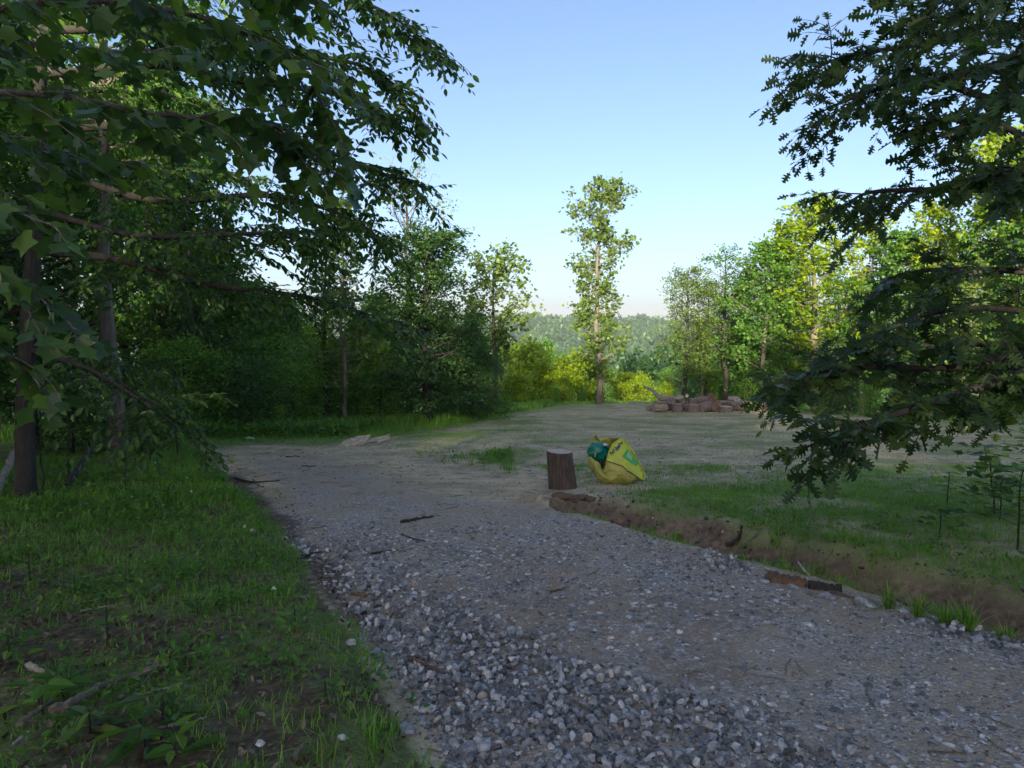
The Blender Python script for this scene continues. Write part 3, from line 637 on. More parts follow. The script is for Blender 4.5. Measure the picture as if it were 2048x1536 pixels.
# sunlit tree tops and bushes just past the rim
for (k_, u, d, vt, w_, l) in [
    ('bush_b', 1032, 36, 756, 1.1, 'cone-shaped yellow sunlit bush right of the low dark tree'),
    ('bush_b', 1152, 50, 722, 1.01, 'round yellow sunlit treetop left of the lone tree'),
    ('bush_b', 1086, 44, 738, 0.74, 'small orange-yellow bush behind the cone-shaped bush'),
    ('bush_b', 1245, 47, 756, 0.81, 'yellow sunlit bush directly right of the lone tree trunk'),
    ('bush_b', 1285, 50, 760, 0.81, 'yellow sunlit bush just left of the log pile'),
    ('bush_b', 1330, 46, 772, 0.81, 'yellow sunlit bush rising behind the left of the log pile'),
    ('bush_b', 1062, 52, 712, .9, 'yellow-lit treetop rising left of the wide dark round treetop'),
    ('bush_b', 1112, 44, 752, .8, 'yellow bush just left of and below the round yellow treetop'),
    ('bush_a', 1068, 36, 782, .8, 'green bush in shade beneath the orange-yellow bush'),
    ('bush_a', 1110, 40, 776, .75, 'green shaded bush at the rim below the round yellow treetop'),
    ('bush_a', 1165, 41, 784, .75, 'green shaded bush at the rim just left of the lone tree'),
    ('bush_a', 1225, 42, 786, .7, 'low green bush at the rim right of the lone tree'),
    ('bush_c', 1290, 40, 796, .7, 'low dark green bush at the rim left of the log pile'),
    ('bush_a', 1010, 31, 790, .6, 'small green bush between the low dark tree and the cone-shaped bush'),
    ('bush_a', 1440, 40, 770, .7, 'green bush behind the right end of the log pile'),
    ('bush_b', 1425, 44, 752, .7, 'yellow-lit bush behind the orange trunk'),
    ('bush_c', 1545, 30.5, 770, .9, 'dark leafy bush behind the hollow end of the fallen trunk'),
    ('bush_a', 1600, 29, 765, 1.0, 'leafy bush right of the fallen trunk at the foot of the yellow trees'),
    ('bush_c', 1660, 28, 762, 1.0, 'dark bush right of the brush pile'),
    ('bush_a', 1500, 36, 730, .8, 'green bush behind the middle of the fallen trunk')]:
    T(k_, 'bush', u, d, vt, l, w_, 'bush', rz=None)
for i, (k_, u, d, vt, w_) in enumerate([('forest_b', 1090, 75, 692, .8), ('forest_a', 1050, 66, 690, .7), ('forest_b', 1120, 90, 722, .8), ('forest_b', 1330, 70, 742, .7), ('forest_c', 1265, 78, 748, .7), ('forest_b', 1210, 85, 742, .8), ('forest_a', 1000, 60, 700, .8), ('forest_b', 1400, 80, 735, .8)]):
    T(k_, 'slope_tree', u, d, vt, ['wide dark round treetop below the rim, left of the round yellow treetop', 'dark treetop against the hill just right of the pale forked tree', 'green treetop between the wide dark one and the lone tree', 'green treetop behind the left end of the log pile', 'yellow-green treetop behind the bushes right of the lone tree', 'hazy green treetop directly behind the lone tree', 'treetop behind the low spreading dark tree', 'green treetop behind the sunlit orange trunk'][i], w_, group='treetops on the slope below the rim')
for i, u in enumerate([1740, 1800, 1860, 1920, 1985, 2050]):
    T(['bush_a', 'bush_c', 'bush_a'][i % 3], 'edge_bush', u, 25.5 - (u - 1740) * .008, 770 + (i % 2) * 14, ['bush at the far clearing edge just right of the dark bush by the brush pile', 'second bush along the far right clearing edge', 'third bush along the far right clearing edge, under the oak limbs', 'bright bush at the clearing edge right of the big hanging oak leaf', 'bush at the clearing edge above the pale dirt near the right', 'rightmost bush along the far clearing edge'][i], 1.0, 'bush', 'bushes along the right edge of the clearing')
# left-hand wood -------------------------------------------------------
T('slim_b', 'pole_tree', 650, 22.5, 420, 'slim grey-trunked tree, left of two bare poles in front of the bushes', .8)
T('slim_a', 'pole_tree', 692, 22.0, 405, 'dark bare-trunked tree with an orange-lit top, right of two poles', .8)
T('pale', 'leafy_tree', 232, 13.0, -120, 'tall pale-trunked tree standing inside the dark left-hand wood', 1.0)
WLL = ['dark tree directly behind the near dark trunk at the left edge', 'dark tree right of the tall pale trunk in the left wood', 'dark tree between the near trunk and the tall pale trunk', 'green tree at the bend of the drive, in front of the far left wood', 'tall dark tree filling the wood left of the sky gap', 'green tree left of the bare poles with its top in the sky gap', 'green tree far behind the bend of the drive'] + ['dark tree at the far left picture edge, mostly off frame'] * 2 + ['dark tree just right behind the tall pale trunk', 'dark tree deep in the wood at the left picture edge'] + ['dark tree of the left wood beyond the left picture edge'] * 3 + ['green tree half hidden left of the yellow sunlit gap tree']
WG = 'trees crowded in the left-hand wood'
for i, (k_, u, d, vt, w_) in enumerate([('forest_a', 60, 14, 40, 1.0), ('forest_b', 330, 21, 190, .9), ('forest_a', 385, 20.5, 210, .75), ('forest_b', 430, 23, 490, 1.0), ('forest_a', 130, 20, 150, 1.1), ('forest_b', 500, 27, 575, 1.0), ('forest_b', 400, 28, 470, 1.1), ('forest_a', -80, 12, -100, 1.1), ('forest_b', -200, 16, 0, 1.1), ('forest_b', 250, 24, 250, 1.0), ('forest_a', 0, 22, 150, 1.2), ('forest_a', -380, 9, -100, 1.1), ('forest_b', -600, 7, -200, 1.1), ('forest_a', -250, 24, 100, 1.2), ('forest_b', 570, 32, 610, .9)]):
    T(k_, 'wood_tree', u, d, vt, WLL[i], w_, group=WG)
for i, (k_, u, d, vt, w_) in enumerate([('bush_b', 600, 33, 690, 1.1), ('forest_c', 600, 42, 668, .9), ('forest_b', 760, 36, 600, 1.0), ('forest_b', 720, 30, 660, .9), ('forest_c', 740, 40, 690, .7), ('forest_a', 560, 38, 600, 1.0), ('forest_b', 880, 34, 640, .9), ('forest_b', 960, 44, 700, .9)]):
    T(k_, 'wood_tree', u, d, vt, ['yellow-lit bushy treetop glimpsed left of the left bare pole', 'yellow sunlit tree in the gap left of the bare poles', 'green tree between the right pole and the big dark tree, far back', 'tree close behind the right bare pole', 'yellowish tree glimpsed between right pole and big dark tree', 'dark tree left of the yellow sunlit gap tree', 'green tree behind the big dark tree crown', 'tree behind the low spreading dark tree and forked tree'][i], w_, group='half-hidden trees behind the poles')
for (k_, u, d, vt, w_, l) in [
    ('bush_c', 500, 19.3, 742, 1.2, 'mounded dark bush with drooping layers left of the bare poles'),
    ('bush_a', 590, 20.8, 745, 1.2, 'bright green rounded bush between the mounded bush and the left pole'),
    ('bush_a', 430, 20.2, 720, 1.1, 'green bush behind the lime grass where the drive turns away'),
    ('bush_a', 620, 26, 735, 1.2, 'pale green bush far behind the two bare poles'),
    ('bush_a', 520, 24, 700, 1.3, 'tall bright green bush behind the mounded dark bush'),
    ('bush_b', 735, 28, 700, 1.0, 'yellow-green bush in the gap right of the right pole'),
    ('bush_a', 560, 18.7, 818, .7, 'small bright green bush in the tall grass above the pale stones'),
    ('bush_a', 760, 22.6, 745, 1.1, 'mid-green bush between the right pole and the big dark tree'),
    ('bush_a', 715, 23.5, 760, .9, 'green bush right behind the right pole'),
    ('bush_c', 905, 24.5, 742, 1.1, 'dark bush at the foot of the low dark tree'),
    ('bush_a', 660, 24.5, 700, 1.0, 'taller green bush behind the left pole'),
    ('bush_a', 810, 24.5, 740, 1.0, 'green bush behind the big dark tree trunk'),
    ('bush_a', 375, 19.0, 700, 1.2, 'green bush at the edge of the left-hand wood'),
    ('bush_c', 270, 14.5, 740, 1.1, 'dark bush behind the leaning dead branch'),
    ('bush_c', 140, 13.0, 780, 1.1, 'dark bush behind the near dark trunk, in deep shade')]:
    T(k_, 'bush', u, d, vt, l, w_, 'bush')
# unseen trees added on the hill behind the viewer to block the evening sun
for i in range(56):
    a = R(SUN_AZ + rng.uniform(-29, 29)); q = rng.uniform(52, 80); x, y = math.sin(a) * q, math.cos(a) * q
    place_tree(['forest_a', 'forest_b', 'broad'][i % 3], 'hill_shade_tree', (x, y, gz(x, y) - .2), 'unseen leafy tree added on the hillside behind the viewer to block the sun', 'tree', 'unseen shade trees added on the hillside behind the viewer', rng.random() * 6, 1.3, .40 + .1 * rng.random())
for x, y, s_, z_ in [(-5.4, -4.2, 1.1, 1.0), (5.6, -4.6, 1.1, 1.0), (.4, -9.4, 1.1, 1.0)]:  # unseen trees added around the viewpoint to darken the near drive
    place_tree('canopy', 'canopy_shade_tree', (x, y, gz(x, y) - .2), 'tall unseen leafy tree added close behind the viewer to shade the near drive', 'tree', 'tall unseen shade trees added close behind the viewer', rng.random() * 6, s_, z_)

# ---- near trees whose branches reach into the frame
class Hero:
    def __init__(s, name, loc, label, cat, barkm, leafm, tm, leaf):
        s.root = empty(name, loc); tag(s.root, label, cat); s.loc = np.array(loc, float); s.bark = barkm; s.lm = leafm; s.tm = tm; s.leaf = leaf
        s.P = []; s.D = []; s.N = []; s.W = Acc(); s.tilt = .7 if 'oak' in name else .5
    def trunk(s, pts, r0, r1):
        a = Acc(); c = curve(pts, 18); tube(a, c, np.linspace(r0, r1, 18) * np.where(np.arange(18) < 1, 1.25, 1), 12, wob=.1)
        a.V = [v - s.loc for v in a.V]; a.build('trunk', s.bark, s.root, smooth=True)
    def leafy(s, path, spacing, spread, droop):
        L = np.linalg.norm(np.diff(path, axis=0), axis=1).sum(); n = max(2, int(L / spacing))
        f = np.linspace(.12, 1, n) * (len(path) - 1)
        pt = np.stack([np.interp(f, np.arange(len(path)), path[:, k]) for k in range(3)], 1)
        tg = norm(np.gradient(pt, axis=0)); sd = norm(np.cross(tg, [0, 0, 1])) * np.where(np.arange(n) % 2, 1, -1)[:, None]
        d = norm(tg * .55 + sd * spread + rng.normal(size=(n, 3)) * .28 + np.array([0, 0, -droop])); d[-1] = tg[-1]
        s.P.append(pt + rng.normal(size=(n, 3)) * .008); s.D.append(d); s.N.append(norm(np.array([0, 0, 1.0]) + rng.normal(size=(n, 3)) * s.tilt))
    def limb(s, ctrl, r0, r1=.006, start=.15, step=.16, tl=.8, sub=4, spacing=.045, spread=.8, droop=.3, flat=.25, dens=1.0):
        c = curve(ctrl, 26); a = Acc(); q = np.linspace(0, 1, 26); tube(a, c, r0 * (1 - q) ** .8 + r1, 7, wob=.15)
        a.V = [v - s.loc for v in a.V]; a.build('limb', s.bark, s.root, smooth=True)
        L = np.linalg.norm(np.diff(c, axis=0), axis=1).sum(); n = int(L * (1 - start) / step * dens); side = 1
        for i in range(n):
            f = start + (1 - start) * (i + rng.random()) / n; base = np.array([np.interp(f, q, c[:, k]) for k in range(3)])
            k0 = min(24, int(f * 25)); tg = norm(c[k0 + 1] - c[k0]); side = -side
            sd = norm(np.cross(tg, [0, 0, 1])) * side
            d = norm(tg * (.45 + .5 * rng.random()) + sd * (.35 + .9 * rng.random()) + np.array([0, 0, rng.normal() * flat]))
            l = tl * (.45 + .75 * rng.random()) * (1.15 - .45 * f)
            s.twig(base, d, l, sub, spacing, spread, droop)
        s.leafy(c[17:], spacing, spread, droop)
    def twig(s, base, d, l, sub, spacing, spread, droop):
        q = np.linspace(0, 1, 6)[:, None]; p = base + d * l * q + np.array([0, 0, -droop * .55 * l]) * q ** 2 + np.cumsum(rng.normal(size=(6, 3)) * .025 * l, 0)
        tube(s.W, p, .0065 * (1 - .7 * q[:, 0]) + .0012, 4, cap=False); s.leafy(p, spacing, spread, droop)
        for j in range(sub):
            g = .2 + .75 * (j + rng.random()) / sub; b0 = np.array([np.interp(g, q[:, 0], p[:, k]) for k in range(3)])
            d2 = norm(d + norm(np.cross(d, [0, 0, 1])) * (1 if j % 2 else -1) * (.5 + .6 * rng.random()) + np.array([0, 0, -.1 + rng.normal() * .3])); l2 = l * .5 * (.5 + .6 * rng.random())
            p2 = b0 + d2 * l2 * q + np.array([0, 0, -droop * .6 * l2]) * q ** 2
            tube(s.W, p2, .003 * (1 - .6 * q[:, 0]) + .001, 3, cap=False); s.leafy(p2, spacing, spread, droop)
    def finish(s):
        s.W.V = [v - s.loc for v in s.W.V]; tag(s.W.build('twigs', s.bark, s.root), kind='stuff')
        Pn = np.vstack(s.P) - s.loc; D = np.vstack(s.D); Nn = np.vstack(s.N); a = Acc(); n = len(Pn)
        a.scatter(s.tm, Pn, frames(D, Nn), s.leaf * (.6 + .55 * rng.random(n)), rng.random(n)); a.build('foliage', s.lm, s.root)
        print('HERO', s.root.name, n)
def px(*q): return [P(u, v, d) for u, v, d in q]

g = gp(50, 1002); tb = g
H = Hero('beech_tree', (g[0], g[1], g[2]), 'dark-trunked tree at the left edge whose long limbs hang over the drive', 'tree', 'bark_dark', 'leaf_cherry', T_OVAL, .108)
dT = 8.6
H.trunk([g - [0, 0, .2], P(50, 800, dT), P(60, 600, dT), P(72, 420, dT), P(80, 150, dT), P(90, -200, dT), P(100, -500, dT)], .115, .05)
tl = dict(tl=.9, step=.105, sub=4, spacing=.048, droop=.42)
H.limb(px((92, -40, 8.6), (300, -70, 8.4), (560, -30, 8.0), (740, 10, 7.8), (850, 80, 7.7)), .045, **tl)
H.limb(px((90, 60, 8.6), (330, 60, 8.6), (560, 100, 8.5), (720, 130, 8.3), (815, 185, 8.2)), .045, **tl)
H.limb(px((86, 150, 8.6), (300, 130, 8.0), (500, 165, 7.6), (690, 190, 7.5), (770, 225, 7.4)), .04, **tl)
H.limb(px((84, 260, 8.6), (330, 250, 8.8), (540, 270, 8.6), (700, 320, 8.4), (806, 362, 8.2)), .045, **tl)
H.limb(px((80, 330, 8.6), (300, 400, 8.4), (520, 390, 8.2), (660, 420, 8.0), (750, 470, 8.0)), .045, **tl)
H.limb(px((78, 420, 8.6), (260, 470, 8.0), (430, 470, 7.6), (560, 465, 7.4), (600, 480, 7.4)), .035, **tl)
H.limb(px((74, 500, 8.6), (240, 520, 8.4), (420, 570, 8.3), (620, 595, 8.2), (815, 655, 8.0)), .05, step=.10, tl=.95, sub=4, spacing=.048, droop=.42)
H.limb(px((66, 640, 8.6), (180, 690, 8.8), (290, 760, 9.2)), .03, **tl)
H.limb(px((66, 700, 8.6), (180, 740, 8.0), (280, 800, 7.6), (350, 850, 7.4)), .03, **tl)
H.limb(px((80, 300, 8.6), (200, 330, 10.0), (380, 340, 11.2), (520, 360, 12.2)), .04, **tl)
H.limb(px((80, 180, 8.6), (160, 180, 10.4), (320, 190, 12), (450, 210, 13)), .04, **tl)
H.limb(px((88, 0, 8.6), (200, 20, 7.2), (380, 60, 6.6), (560, 60, 6.2)), .04, **tl)
H.finish()

g = np.array([-3.9, 2.6, gz(-3.9, 2.6)])
H = Hero('tulip_tree', tuple(g), 'near tree with big four-pointed leaves filling the upper left corner', 'tree', 'bark_grey', 'leaf_tulip', T_TULIP, .108)
H.trunk([g - [0, 0, .2], g + [0, 0, 1], g + [.1, .1, 2.5], g + [0, .2, 4.5], g + [.1, .2, 7]], .12, .05)
tk = dict(step=.115, tl=.55, sub=2, spacing=.085, spread=.9, droop=.75, start=.25)
b0 = lambda z: g + np.array([.08, .15, z])
H.limb([b0(2.6), P(-200, 60, 3.2), P(150, 0, 3.5), P(420, 40, 3.9), P(600, 130, 4.3), P(655, 250, 4.5)], .017, **tk)
H.limb([b0(2.3), P(-150, 200, 3.4), P(100, 190, 3.7), P(330, 230, 4.0), P(520, 240, 4.3), P(600, 300, 4.5)], .017, **tk)
H.limb([b0(2.9), P(-100, -150, 3.2), P(200, -120, 3.6), P(480, -60, 4.2), P(620, -10, 4.6)], .017, **tk)
H.limb([b0(1.9), P(-250, 480, 3.0), P(-60, 520, 3.3), P(60, 580, 3.4), P(150, 650, 3.5)], .022, **dict(tk, tl=.32, start=.45))
H.limb([b0(1.9), P(-250, 420, 3.2), P(-60, 400, 3.3), P(100, 450, 3.4)], .022, **dict(tk, tl=.4, start=.45))
H.limb([b0(1.6), P(-250, 650, 3.2), P(-40, 680, 3.4), P(90, 770, 3.6)], .02, **dict(tk, tl=.3, start=.5))
H.limb([b0(2.5), P(-150, 250, 3.8), P(50, 300, 4.5), P(250, 330, 5.2)], .017, **tk)
H.limb([b0(2.8), P(-150, 50, 4.2), P(100, 90, 5.0), P(380, 110, 5.6)], .017, **tk)
H.finish()

g = np.array([6.9, 5.6, gz(6.9, 5.6)])
H = Hero('oak_tree', tuple(g), 'near oak whose dark lobed leaves reach in from the right edge', 'tree', 'bark_dark', 'leaf_oak', T_OAK, .155)
H.trunk([g - [0, 0, .2], g + [0, 0, 1.5], g + [-.1, .1, 3.5], g + [0, .2, 6], g + [.1, .2, 8.5]], .19, .08)
bo = lambda z: g + np.array([-.05, .1, z])
ok = dict(step=.15, tl=.8, sub=4, spacing=.062, spread=.95, droop=.38, start=.22, flat=.55)
H.limb([bo(4.6), P(2150, 60, 7.0), P(1980, 50, 7.2), P(1830, 90, 7.3), P(1700, 110, 7.4), P(1610, 145, 7.5)], .05, **ok)
H.limb([bo(4.0), P(2150, 230, 6.8), P(1990, 200, 6.9), P(1850, 160, 7.0), P(1720, 190, 7.1), P(1640, 225, 7.2)], .05, **ok)
H.limb([bo(3.9), P(2150, 290, 6.6), P(2000, 250, 6.5), P(1900, 240, 6.5), P(1800, 235, 6.6)], .04, **dict(ok, tl=.5))
H.limb([bo(5.0), P(2150, -80, 6.5), P(2000, -60, 6.2), P(1900, -10, 6.0), P(1850, 30, 6.0)], .04, **ok)
H.limb([bo(4.4), P(2200, 120, 5.4), P(2060, 100, 4.8), P(1980, 140, 4.5)], .035, **dict(ok, tl=.5))
H.limb([bo(3.3), P(2150, 400, 6.6), P(1990, 380, 6.8), P(1850, 380, 7.0), P(1740, 385, 7.1), P(1690, 410, 7.2)], .05, **dict(ok, step=.2))
H.limb([bo(2.8), P(2150, 540, 6.6), P(2000, 540, 6.9), P(1860, 540, 7.2), P(1760, 560, 7.4)], .045, **dict(ok, step=.18))
H.limb([bo(2.4), P(2160, 640, 6.2), P(2030, 620, 5.9), P(1900, 620, 5.8), P(1790, 650, 5.8)], .045, **dict(ok, step=.2))
H.limb([bo(2.2), P(2150, 680, 6.3), P(2048, 705, 6.2), P(1900, 735, 6.1), P(1720, 735, 6.1), P(1570, 752, 6.2)], .055, **dict(ok, tl=.6, step=.11))
H.limb([bo(2.1), P(2150, 710, 6.0), P(2048, 745, 5.7), P(1880, 800, 5.4), P(1730, 850, 5.2), P(1610, 895, 5.1)], .05, **dict(ok, tl=.42, step=.11))
H.limb([bo(1.9), P(2160, 760, 6.4), P(2020, 770, 6.6), P(1900, 800, 6.8), P(1800, 830, 6.9)], .04, **dict(ok, tl=.45))
H.limb([bo(2.2), P(2160, 690, 7.0), P(2020, 690, 7.6), P(1850, 690, 8.2), P(1650, 740, 8.6), P(1520, 760, 8.8)], .05, **dict(ok, tl=.6, step=.17))
H.limb([bo(3.6), P(2160, 360, 5.6), P(2060, 340, 5.1), P(1980, 350, 4.9)], .03, **dict(ok, tl=.45))
H.finish()

# ================================================================== OBJECTS
def sapling(name, u, v, h, n, leaf, lm, label, tm=T_OVAL, cat='sapling', lean=(0, 0), spread=.5, droop=.35, start=.25, group=None):
    p = gp(u, v); root = empty(name, p); tag(root, label, cat, group); W = Acc(); C = Acc()
    q = np.linspace(0, 1, 8)[:, None]; st = np.hstack([lean[0] * q ** 1.5 * h + rng.normal(size=(8, 1)) * .01 * h, lean[1] * q ** 1.5 * h, q * h - .02]); tube(W, st, .004 + .008 * h * (1 - .8 * q[:, 0]), 5)
    for i in range(n):
        f = start + (1 - start) * (i + .5) / n; b_ = np.array([np.interp(f, q[:, 0], st[:, k]) for k in range(3)]); a = i * 2.4 + rng.normal() * .3
        l = h * spread * (1.1 - f * .6) * (.6 + .5 * rng.random()); d = np.array([math.cos(a), math.sin(a), .35]); m = max(2, int(l / (leaf * .55)))
        pts = b_ + d * l * np.linspace(.15, 1, m)[:, None] + np.array([0, 0, -droop * l]) * np.linspace(0, 1, m)[:, None] ** 2
        if h > .35: tube(W, np.vstack([b_, pts]), .002, 3, cap=False)
        sd = np.array([-d[1], d[0], 0]); D = d + sd * np.where(np.arange(m) % 2, .8, -.8)[:, None] + rng.normal(size=(m, 3)) * .25; D[-1] = d
        C.scatter(tm, pts, frames(D, np.array([0, 0, 1.0]) + rng.normal(size=(m, 3)) * .35), leaf * (.6 + .6 * rng.random(m)), rng.random(m))
    W.build('stem', 'bark_dark', root); C.build('foliage', lm, root); return root
sapling('oak_sapling', 250, 985, .75, 12, .13, 'leaf_rust', 'small plant with orange-tinged long leaves at the edge of the dark wood', T_LONG, lean=(.05, 0))
sapling('sapling', 1895, 1010, .42, 16, .08, 'leaf_mid', 'thin upright weed standing in the grass right of centre-right, below the clearing', T_LONG, 'weed', spread=.16)
sapling('sapling', 1990, 1030, .8, 18, .13, 'leaf_tulip', 'sapling with broad pale green leaves beside the right edge bushes', T_MAPLE, lean=(-.2, 0))
sapling('sapling', 2075, 1010, 1.3, 26, .13, 'leaf_cherry', 'dark oval-leaved sapling leaning in at the right edge', T_OVAL, lean=(-.22, 0))
sapling('bramble', 2035, 1100, .7, 16, .11, 'leaf_dark', 'dark bramble bush at the lower right edge of the grass', T_OVAL, 'bush', spread=.9)
sapling('bramble', 2000, 1040, .45, 14, .09, 'leaf_mid', 'low leafy bramble left of the dark bramble at the right edge', T_OVAL, 'bush', spread=1.1)
sapling('bramble', 1880, 1075, .28, 10, .07, 'leaf_dark', 'small dark bramble on the bank left of the other brambles', T_OVAL, 'bush', spread=1.3)
sapling('wood_sapling', 85, 985, 1.5, 8, .10, 'leaf_dark', 'bare thin stem rising right of the near dark trunk', T_OVAL, start=.75, spread=.3)
sapling('wood_sapling', 140, 970, 1.6, 10, .10, 'leaf_dark', 'second thin bare stem, nearer the leaning dead branch', T_OVAL, start=.7, spread=.3)
sapling('wood_sapling', 355, 915, 1.7, 14, .13, 'leaf_cherry', 'dark sapling at the corner where the drive turns behind the left wood', T_OVAL, start=.25, spread=.4)
sapling('wood_sapling', 300, 930, 1.3, 14, .12, 'leaf_dark', 'shaded sapling just left of the dark sapling at the drive corner', T_OVAL, start=.2, spread=.5)
for i, (u, v, h, n, lf, lab) in enumerate([
    (325, 1440, .16, 6, .10, 'broad-leaved rosette weed right of the long fallen branch near the bottom'),
    (85, 1430, .17, 6, .12, 'tall-leaved broad weed at the lower end of the long fallen branch'),
    (125, 1395, .14, 6, .12, 'broad weed with four spread leaves beside the short bent stick'),
    (290, 1500, .15, 7, .12, 'wide broad-leaved weed at the bottom edge of the picture, left side'),
    (180, 1470, .13, 6, .10, 'dark broad weed between the two lowest fallen sticks'),
    (350, 1520, .16, 7, .11, 'broad weed at the very bottom right of the other rosettes'),
    (215, 1290, .24, 9, .07, 'upright leafy weed above the thin straight twig'),
    (440, 1225, .20, 9, .06, 'upright fresh weed in the middle of the left grass bank'),
    (340, 1340, .10, 8, .05, 'small yellow-green weed touching the thin upper twig'),
    (590, 1265, .16, 8, .07, 'leafy weed at the right edge of the left grass bank'),
    (650, 1400, .13, 9, .055, 'yellow-green leafy weed by the gravel edge near the bottom'),
    (395, 1235, .12, 8, .06, 'low weed with pale leaves left of the upright fresh weed'),
    (150, 1190, .16, 10, .06, 'leafy weed patch in the shaded left grass'),
    (60, 1170, .20, 10, .07, 'shaded leafy weed near the left picture edge'),
    (20, 1330, .18, 5, .11, 'weed with one big round leaf at the left picture edge')]):
    sapling('broadleaf_weed', u, v, h, n, lf, ['leaf_tulip', 'leaf_cherry', 'leaf_mid', 'leaf_mid'][(i * 7) % 4] if i != 8 else 'leaf_lime', lab, T_OVAL if lf < .09 else leaf_tmpl([(.14, .15), (.22, .4), (.17, .72), (0, 1)], droop=.45), 'weed', spread=.6, droop=.1, start=.15)
# white clover heads and pale petals in the left grass
for i, (u, v) in enumerate([(383, 1003), (310, 940), (330, 944), (505, 1085), (548, 1212), (374, 972), (430, 998), (490, 1078)]):
    p = gp(u, v); r = empty('white_flower', p); tag(r, 'tiny white flower head in the left grass bank', 'flower', 'white flower heads in the left grass bank')
    a = Acc(); tube(a, [(0, 0, -.01), (.004, 0, .06), (0, .004, .11)], .0015, 3); a.build('stem', 'leaf_mid', r); a = Acc()
    n = 16; Pn = norm(rng.normal(size=(n, 3))) * .004 + [0, 0, .115]; a.scatter(T_OVAL, Pn, frames(Pn - [0, 0, .112], rng.normal(size=(n, 3))), np.full(n, .016), rng.random(n)); a.build('petals', 'petal', r)

# sticks --------------------------------------------------------------
def stick(name, pxs, r, label, m_='stick_bark', forks=(), lift=0.0, cat='stick', ends=None):
    pts = np.array([gp(u, v) for u, v in pxs]); left = pxs[0][0] < 660 and pxs[0][1] > 1150; r = r * (1.35 if left else 1); pts[:, 2] += r * .8 + (.03 if left else 0) + (np.array(ends) if ends is not None else lift); o = pts[0].copy(); A = Acc()
    c = curve(pts, 4 * len(pts) + 4); c = c + rng.normal(size=c.shape) * r * .25; L = len(c); tube(A, c, r * np.linspace(1, .55, L), 7, rng.random(), wob=.3)
    for f, (u, v), rr in forks:
        b_ = c[int(f * (L - 1))]; e = gp(u, v); e[2] += rr; mm = (b_ + e) / 2 + rng.normal(size=3) * .01; tube(A, curve([b_, mm, e], 6), rr * np.linspace(1, .5, 6), 5, wob=.3)
    return tag(A.build(name, m_, origin=o, smooth=False), label, cat)
stick('fallen_branch', [(98, 1445), (150, 1425), (215, 1385), (290, 1362), (342, 1347)], .017, 'longest fallen branch, pale and broken, lying across the lower left', 'stick_bark', [(.93, (280, 1385), .006)])
stick('fallen_stick', [(40, 1465), (75, 1440), (105, 1415)], .010, 'short forked stick at the lower end of the longest fallen branch', 'stick_bark', [(.1, (98, 1447), .009)])
stick('fallen_stick', [(55, 1345), (85, 1360), (115, 1368)], .012, 'short bent grey stick at the far left of the weeds', 'stick_pale')
stick('fallen_stick', [(28, 1507), (60, 1480)], .007, 'short thin stick in the bottom left corner', 'stick_pale')
stick('fallen_twig', [(145, 1218), (200, 1208), (252, 1201)], .005, 'thin straight pale twig lying under the upright leafy weed', 'stick_pale')
stick('fallen_twig', [(160, 1233), (230, 1221), (260, 1222)], .004, 'second pale twig parallel and just below the straight one', 'stick_pale')
stick('fallen_twig', [(303, 1190), (320, 1180), (330, 1167)], .006, 'short pale forked twig at the top of the weedy patch', 'stick_pale', [(.4, (318, 1198), .003)])
stick('fallen_twig', [(295, 1342), (345, 1330), (412, 1312)], .005, 'thin pale twig right above the longest fallen branch', 'stick_pale', [(.8, (400, 1306), .003)])
stick('fallen_twig', [(270, 1408), (315, 1396), (365, 1382)], .006, 'twig lying right of and parallel to the longest fallen branch', 'stick_pale', [(.3, (325, 1430), .006)])
stick('fallen_twig', [(335, 1468), (380, 1462), (415, 1450)], .005, 'thin twig near the bottom between two broad weeds', 'stick_pale')
stick('fallen_stick', [(590, 1536), (600, 1515), (607, 1500)], .008, 'short stick at the bottom edge beside the gravel', 'stick_bark')
stick('drive_stick', [(803, 1047), (835, 1040), (867, 1036)], .018, 'dark flat stick on the drive left of the crushed stone', 'bark_dark')
stick('drive_stick', [(803, 1071), (830, 1080), (850, 1084)], .009, 'thin curved twig on the drive below the dark flat stick', 'bark_dark')
stick('drive_stick', [(742, 1110), (770, 1104), (796, 1101)], .010, 'thin brown twig lying on the fine gravel left of the centre', 'bark_dark')
stick('drive_stick', [(595, 1120), (625, 1110), (660, 1104)], .012, 'brown stick across the top of the loose stone band', 'bark_dark', [(.5, (640, 1120), .006)])
stick('drive_stick', [(700, 1190), (750, 1193), (790, 1183), (806, 1178)], .012, 'brown forked stick lying on the loose stone band', 'wood_rotten', [(.6, (772, 1200), .006)])
stick('drive_stick', [(722, 1232), (745, 1222), (762, 1212)], .011, 'small dark stick low in the loose stone band', 'bark_dark')
stick('drive_stick', [(815, 1318), (850, 1335), (888, 1348)], .014, 'curved brown stick half buried in loose stones', 'wood_rotten')
stick('drive_stick', [(865, 1398), (900, 1392), (940, 1402)], .012, 'brown stick on the loose stones above the bottom pile', 'wood_rotten')
stick('drive_stick', [(1100, 1187), (1118, 1182), (1138, 1175)], .009, 'little brown stick lying on the stones in the middle of the drive', 'wood_rotten')
stick('drive_stick', [(470, 958), (500, 966), (560, 963)], .018, 'dark rotten sticks in the rut at the left edge of the drive', 'bark_dark', [(.3, (520, 972), .012)])
stick('field_stick', [(1660, 925), (1680, 928), (1695, 926)], .018, 'short dark stick on the clearing below the oak branches', 'bark_dark')
stick('field_stick', [(572, 915), (590, 913), (600, 914)], .012, 'dark twig on the pale dirt of the upper drive', 'bark_dark')
stick('field_stick', [(605, 933), (620, 934), (632, 933)], .012, 'second dark twig on the upper drive, nearer', 'bark_dark')
stick('leaning_branch', [(132, 982), (150, 972), (172, 960), (192, 945)], .055, 'thick dark dead branch leaning up out of the left grass', 'bark_dark', ends=[0, .12, .26, .42])
